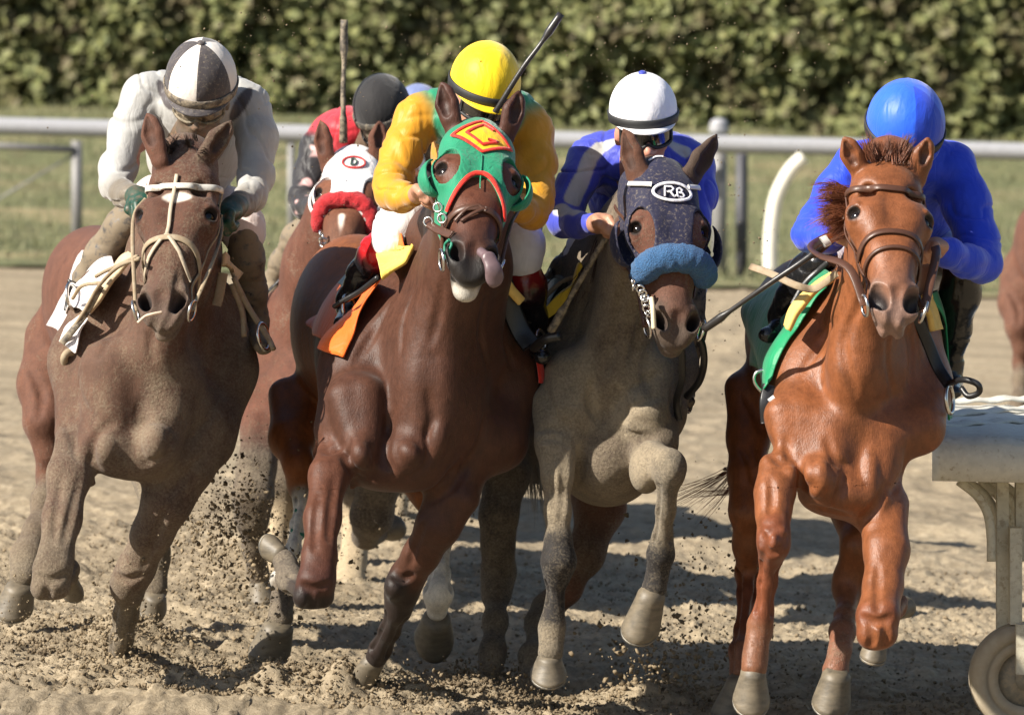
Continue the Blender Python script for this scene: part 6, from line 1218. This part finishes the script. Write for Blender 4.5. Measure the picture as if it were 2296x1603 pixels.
# ---- grey and white, mud spattered, far left
def rider_grey():
    gy = (.37, .365, .35, .48); dk = (.075, .065, .068, .45); wt = (.66, .58, .56, .25)
    J = Rider(.42, F1, 'mud-spattered jockey in pale grey and dark silks, green gloves, quartered helmet, far left', (930, 850, .6), gy, (.66, .56, .53, .35), (.040, .042, .048, .55), skin=(.20, .12, .08, .55), jm=M['silk'], pm=M['cotton'], bm=M['boot'])
    ax = axes(-4, 30, 4); hc = J.R.p(955, 260, .04); wc = cloth_mat('white_cover', (.66, .61, .56), .55, dirt=.35, wr=.35); dc = cloth_mat('grey_cover', (.055, .047, .05), .6, dirt=.62, wr=.35)
    fc = hc - ax[1] * .057 + ax[2] * .008; face(J.B, fc, ax, J.skin); J.B.cap([(J.R.p(940, 480, .1), .055, J.skin), (J.R.p(940, 560, .25), .065, J.skin)], .04)
    J.R.ch([(910, 520, .06, 60, dk), (900, 640, .1, 60, dk)], .04, dk, J.B)
    helmet(J.t, hc, (.107, .125, .125), ax, [wc, dc], [1, 0, 1, 0, 1, 0], dc, plain_mat('muddy_band', (.06, .05, .045), .8, dirt=.45), dc)
    goggles(J.t, fc + ax[2] * .012, ax, .076, .030, plain_mat('mud_splashed_lens', (.05, .04, .03), .3, dirt=.4), plain_mat('muddy_rim', (.09, .075, .05), .6, dirt=.4))
    J.torso([(940, 430, .28, 165), (925, 580, .45, 195), (910, 780, .75, 175)])
    J.R.el((945, 380, .27), 215, 110, .12, .08, gy, S=J.J)
    J.R.el((775, 330, .12), 30, 90, .16, .003, dk, S=J.J, op='p', roll=-28); J.R.el((1140, 375, .12), 34, 110, .16, .003, dk, S=J.J, op='p', roll=32); J.R.ch([(730, 480, .14, 30), (760, 580, .14, 22)], .004, dk, J.J, op='p'); J.R.ch([(1120, 440, .12, 16), (1100, 620, .1, 14)], .004, dk, J.J, op='p')
    J.R.el((930, 640, .3), 75, 130, .2, .004, (.04, .035, .033, .3), S=J.J, op='p'); J.R.el((700, 640, .22), 70, 110, .09, .004, (.62, .30, .22, .1), S=J.J, op='p')
    gl = (.008, .05, .032, .25); ck = (.16, .135, .105, .6)
    g1 = J.arm([(770, 300, .27, 82), (690, 340, .26, 98), (620, 500, .22, 94), (560, 680, .15, 84), (545, 765, .1, 68), (585, 805, .0, 56, ck), (620, 815, -.06, 48, ck), (640, 820, -.08, 44, ck)], (660, 825, -.12), (690, 850, -.16), (.3, -.8, -.1), (.1, -.4, -1), glove=gl, hs=1.15)
    g2 = J.arm([(1110, 320, .27, 82), (1180, 380, .26, 96), (1220, 540, .22, 90), (1215, 720, .15, 80), (1190, 815, .08, 68), (1150, 850, .0, 56, ck), (1130, 862, -.06, 50, ck)], (1110, 870, -.1), (1066, 900, -.16), (-.4, -.8, -.1), (0, -.4, -1), glove=gl, hs=1.25)
    J.thigh([(870, 860, .85, 150), (760, 850, .6, 120), (660, 875, .38, 88)]); J.thigh([(960, 880, .85, 140), (1080, 900, .6, 110), (1150, 960, .32, 92), (1160, 1000, .3, 84)])
    J.boot([(640, 890, .36, 78), (590, 950, .38, 82), (480, 1090, .44, 74), (405, 1200, .48, 52)], (400, 1260, .5), (365, 1315, .26), (46, 44)); J.boot([(1160, 1010, .28, 78), (1172, 1110, .3, 80), (1200, 1260, .36, 64), (1225, 1390, .4, 46)], (1215, 1440, .42), (1250, 1530, .12), (48, 46))
    J.done(seed=3.0, amp=.008); return J
# ---- blue with grey stripe, on the dusty horse
def rider_striped():
    bl = (.045, .06, .42, .18); st = (.42, .41, .39, .25)
    J = Rider(.22, F3, 'jockey in blue silks with a grey sleeve stripe and white helmet, riding the dusty horse', (600, 850, .6), bl, (.74, .72, .73, .05), (.03, .03, .032, .42), jm=M['silk'], pm=M['cotton'], bm=M['boot'])
    ax = axes(6, 14, -3); hc = J.R.p(612, 258, .04); wc = cloth_mat('white_helmet_cover', (.78, .77, .79), .5, wr=.35, dirt=.08)
    fc = hc - ax[1] * .057 + ax[2] * .008; face(J.B, fc, ax, (.50, .23, .16, .02)); J.B.cap([(J.R.p(610, 440, .1), .055, J.skin), (J.R.p(600, 540, .25), .065, J.skin)], .04)
    helmet(J.t, hc, (.100, .112, .122), ax, [wc], [0, 0, 0, 0], wc, M['black_band'], cloth_mat('blue_button', (.04, .06, .4), .5)); goggles(J.t, fc + ax[2] * .013 + ax[1] * .004, ax, .076, .033, M['lens'], M['black_band'])
    J.torso([(600, 480, .28, 155), (590, 600, .45, 180), (570, 780, .75, 165)]); J.R.el((600, 470, .27), 215, 100, .12, .08, bl, S=J.J)
    g1 = J.arm([(440, 430, .27, 82), (385, 470, .25, 88), (330, 570, .2, 80), (275, 690, .14, 72), (272, 735, .1, 58), (330, 750, .0, 52), (395, 745, -.08, 44)], (420, 742, -.11), (462, 738, -.15), (.85, -.45, .1), (.1, -.4, -1), hs=1.1)
    g2 = J.arm([(770, 440, .27, 82), (825, 500, .25, 86), (850, 620, .2, 76), (830, 740, .14, 66), (780, 800, .06, 54), (720, 800, -.02, 44)], (700, 795, -.06), (670, 785, -.1), (-.8, -.4, 0), (0, -.4, -1))
    J.R.ch([(520, 405, .20, 30), (430, 425, .20, 32), (385, 465, .19, 34), (345, 560, .15, 36), (310, 640, .10, 38)], .003, st, J.J, op='p'); J.R.ch([(262, 690, .07, 34), (330, 712, -.02, 28)], .003, st, J.J, op='p'); J.R.ch([(700, 410, .20, 28), (790, 440, .20, 28)], .003, st, J.J, op='p')
    J.thigh([(560, 880, .85, 140), (480, 850, .6, 118), (390, 860, .36, 92), (365, 900, .34, 82)]); J.thigh([(650, 880, .85, 140), (760, 900, .6, 110), (800, 1000, .4, 90)])
    J.boot([(360, 900, .34, 78), (300, 950, .38, 80), (215, 1040, .46, 72, (.2, .18, .13, .6)), (150, 1150, .5, 56)], (140, 1210, .52), (110, 1270, .3), (46, 42)); J.boot([(805, 1010, .38, 78), (805, 1200, .4, 72), (795, 1380, .42, 46)], (790, 1430, .44), (790, 1500, .18), (46, 44))
    J.done(seed=4.0, amp=.008); J.R.C = F3
    whip(J.R, 'muddy pale riding whip pointing down along the dusty horse shoulder', [(490, 745, -.15), (455, 800, -.16), (395, 900, -.14), (300, 1060, -.1), (215, 1205, -.08)], .0095, M['whip_mud'], M['whip_mud'])
    return J
# ---- black cap, red and black with pink stars, behind
def rider_black():
    rd = (.56, .030, .045, .05); bk = (.022, .020, .022, .30); pk = (.62, .38, .36, .1)
    J = Rider(3.1, FA, 'jockey in red and black silks with pink stars and a black helmet, behind the leaders', (700, 1000, .6), bk, (.62, .52, .48, .3), (.055, .052, .05, .6), skin=(.20, .12, .09, .6), jm=M['silk'], pm=M['cotton'], bm=M['boot'])
    ax = axes(-10, 26, -8); hc = J.R.p(840, 250, .05); bc = cloth_mat('black_cover', (.016, .015, .016), .75, dirt=.3, wr=.35)
    fc = hc - ax[1] * .057 + ax[2] * .008; face(J.B, fc, ax, J.skin); J.B.cap([(J.R.p(800, 460, .1), .055, J.skin), (J.R.p(760, 560, .25), .065, J.skin)], .04)
    helmet(J.t, hc, (.100, .118, .124), ax, [bc], [0, 0, 0, 0, 0, 0], None, plain_mat('muddy_elastic', (.05, .045, .04), .8, dirt=.35)); goggles(J.t, fc + ax[2] * .012, ax, .076, .03, plain_mat('muddy_lens', (.04, .035, .03), .3, dirt=.4), M['black_band'])
    J.torso([(700, 520, .28, 200, rd), (680, 700, .5, 230), (680, 950, .8, 220)]); J.R.el((600, 400, .27), 200, 150, .14, .08, rd, S=J.J)
    g1 = J.arm([(470, 440, .26, 115, rd), (420, 520, .24, 118), (370, 690, .2, 108), (320, 850, .13, 88), (330, 910, .08, 72), (400, 900, -.02, 58)], (440, 890, -.08), (470, 880, -.12), (.8, -.4, 0), (0, -.4, -1))
    g2 = J.arm([(900, 500, .26, 115), (930, 700, .2, 100), (900, 860, .13, 84), (830, 880, .05, 60)], (800, 870, -.02), (770, 860, -.08), (-.8, -.4, 0), (0, -.4, -1))
    for x, y, r, dd in ((420, 540, 55, .17), (345, 740, 52, .11), (325, 905, 50, .05)):
        for a in range(5): J.R.ch([(x, y, dd, r * .5), (x + r * 1.3 * math.sin(a * 1.2566 + .3), y - r * 1.3 * math.cos(a * 1.2566 + .3), dd, 10)], .006, pk, J.J, op='p')
    J.thigh([(640, 1060, .85, 200), (500, 1020, .6, 160), (380, 1060, .36, 120)]); J.thigh([(740, 1060, .85, 200), (880, 1080, .5, 130)])
    J.boot([(350, 1060, .34, 105), (290, 1120, .38, 108), (190, 1280, .44, 88), (120, 1400, .48, 66)], (110, 1450, .5), (90, 1540, .26), (58, 54)); J.boot([(890, 1100, .4, 100), (900, 1500, .5, 70)], (900, 1560, .5), (910, 1620, .3), (58, 54))
    J.done(seed=5.0, amp=.007); J.R.C = FA
    whip(J.R, 'thin riding whip held straight up beside the black helmet', [(585, 480, .0), (584, 300, -.02), (583, 120, -.02), (588, -20, -.02), (590, -330, -.02)], .010, M['whip_mud'])
    return J
# ---------------------------------------------------------------- build the field
R5, H5, T5 = horse_chestnut(); J5 = rider_blue()
R3, H3, T3 = horse_bay(); J3 = rider_yellow()
R1, H1, T1 = horse_muddy(); J1 = rider_grey()
R4, H4, T4 = horse_dusty(); J4 = rider_striped()
R2, H2, T2 = horse_hooded(); J2 = rider_black()
def copy_tree(o, parent=None):
    c = o.copy(); COL.objects.link(c); c.parent = parent
    for ch in list(o.children): copy_tree(ch, c)
    return c
# followers: a horse and rider hidden behind the black helmet, and a loose-running one at the right edge
f = copy_tree(T2); f['label'] = 'brown racehorse mostly hidden behind the bay, only its dark legs showing'; f.location = Vector(f.location) + Vector((.10, 2.6, -.02))
r = copy_tree(J2.t); r['label'] = 'rear jockey with a faded blue cap just showing between the black and yellow helmets'; r.location = Vector(r.location) + Vector((.085, 2.6, -.06))
cap_ = cloth_mat('faded_blue_cover', (.16, .20, .38), .6, dirt=.4)
for ch in r.children:
    if ch.name.startswith('helmet'): ch.data = ch.data.copy(); ch.data.materials.clear(); ch.data.materials.append(cap_)
g = copy_tree(T1); g['label'] = 'far brown racehorse trailing the field, only a blurred sliver at the right edge'
p0 = W(2345, 1000, 9.0); d0 = np.array(T5.location); g.location = (p0[0] + .285, 9.0 + .6, T1.location.z - .16)
# ---------------------------------------------------------------- dirt thrown up by the hooves
def clods(name, P, sz, m, label, cat):
    """irregular crumbs, each a small rough stone of its own"""
    base = np.array([(0, 0, 1), (.9, 0, .2), (.28, .85, .25), (-.72, .53, .2), (-.72, -.53, .2), (.28, -.85, .25), (.72, .53, -.3), (-.28, .85, -.3), (-.9, 0, -.3), (-.28, -.85, -.3), (.72, -.53, -.3), (0, 0, -1)])
    F0 = np.array([(0, 1, 2), (0, 2, 3), (0, 3, 4), (0, 4, 5), (0, 5, 1), (1, 6, 2), (2, 6, 7), (2, 7, 3), (3, 7, 8), (3, 8, 4), (4, 8, 9), (4, 9, 5), (5, 9, 10), (5, 10, 1), (1, 10, 6), (11, 7, 6), (11, 8, 7), (11, 9, 8), (11, 10, 9), (11, 6, 10)])
    n = len(P); J = base[None] * RNG.uniform(.3, 1.35, (n, 12, 1)) * RNG.uniform(.6, 1.3, (n, 1, 3)); a = RNG.uniform(0, 6.28, n); c, s = np.cos(a), np.sin(a)
    X = J[:, :, 0] * c[:, None] - J[:, :, 2] * s[:, None]; Z = J[:, :, 0] * s[:, None] + J[:, :, 2] * c[:, None]; V = np.stack([X, J[:, :, 1], Z], 2) * sz[:, None, None] + P[:, None]
    F = (F0[None] + (np.arange(n) * 12)[:, None, None]).reshape(-1, 3); o = mk(name, V.reshape(-1, 3), F, m, smooth_=False); return tag(o, label, cat, kind='stuff')
def clod_f(t, b):
    n = noise(t, 3.3, 2); n2 = noise(t, 60, 3); t.links.new(mixc(t, 1.0, ramp(t, n, [(.35, (.10, .075, .048)), (.65, (.27, .21, .135))]), ramp(t, n2, [(.2, (.7,) * 3), (.8, (1.2,) * 3)]), 'MULTIPLY'), b.inputs['Base Color']); b.inputs['Roughness'].default_value = .95; b.inputs['Specular IOR Level'].default_value = .1
M['clod'] = mat('damp_dirt_crumb', clod_f)
P = []; Z = []
def spray(x, y, Y, sx, sy, sY, n, s0, s1, skew=0.0):
    for _ in range(n):
        u = RNG.normal(0, 1, 3); px_, py_ = x + u[0] * sx + skew * u[1] * sy, y + u[1] * sy; Yq = Y + u[2] * sY; p = W(px_, py_, Yq); g_ = float(ground_z(np.array([p[0]]), np.array([p[1]]))[0])
        if p[2] < g_ + .01: p[2] = g_ + abs(RNG.normal(0, .03)) + .01
        P.append(p); Z.append(s0 * (s1 / s0) ** (RNG.random() ** 2.2))
spray(500, 1170, 1.2, 55, 70, .3, 945, 0.0025, 0.0108, -.3); spray(560, 1300, 1.0, 110, 90, .35, 1035, 0.0022, 0.0101); spray(260, 1440, .7, 130, 60, .25, 945, 0.0022, 0.0086); spray(80, 1430, .9, 120, 60, .3, 675, 0.0022, 0.0072)
spray(1490, 1480, 1.0, 80, 55, .2, 427, 0.0036, 0.0144); spray(1560, 1330, 1.1, 90, 130, .3, 517, 0.0022, 0.0086); spray(1100, 1545, 1.1, 60, 30, .2, 585, 0.0029, 0.0101); spray(700, 1560, .7, 170, 26, .2, 1395, 0.0029, 0.0086); spray(930, 1590, .6, 120, 18, .15, 742, 0.0029, 0.0079)
spray(860, 1120, 4.0, 90, 60, .4, 675, 0.0029, 0.0101); spray(640, 1180, 2.6, 70, 100, .3, 585, 0.0022, 0.0086); spray(640, 330, 1.6, 260, 180, .8, 382, 0.0014, 0.0047); spray(1650, 480, 1.5, 70, 220, .5, 247, 0.0014, 0.0054); spray(1350, 120, 1.4, 260, 70, .6, 270, 0.0014, 0.0043); spray(600, 150, 1.6, 90, 90, .6, 270, 0.0014, 0.0043)
clods('flying_dirt', np.array(P), np.array(Z), M['clod'], 'clods and crumbs of brown dirt thrown up round the galloping hooves', 'flying dirt')
n = 30000; X = RNG.uniform(-2.0, 2.0, n); Y = .15 + 5.3 * RNG.random(n) ** 1.9; k = .35 + .65 * (vnoise(np.stack([X, Y, X * 0], 1), 2.2) * .5 + .5); k2 = RNG.random(n) < k; X, Y = X[k2], Y[k2]
Zg = ground_z(X, Y) + ground_detail(X, Y); s_ = .0024 * (4.2 ** (RNG.random(len(X)) ** 2.0))
hx, hy = [], []
for x, y, sx, sy, h in RIDGES[:-1]: hx.append(x + RNG.normal(0, sx * .8, 500)); hy.append(y + RNG.normal(0, sy * .9, 500))
hx, hy = np.concatenate(hx), np.concatenate(hy); X = np.concatenate([X, hx]); Y = np.concatenate([Y, hy]); Zg = np.concatenate([Zg, ground_z(hx, hy) + ground_detail(hx, hy) + .003]); s_ = np.concatenate([s_, .004 * 2.8 ** (RNG.random(len(hx)) ** 1.6)])
clods('dirt_crumbs', np.stack([X, Y, Zg + s_ * .3], 1), s_, M['clod'], 'loose crumbs of dirt lying on the track surface', 'loose dirt')
for o in bpy.data.objects:
    if '_base' in o.keys(): del o['_base']
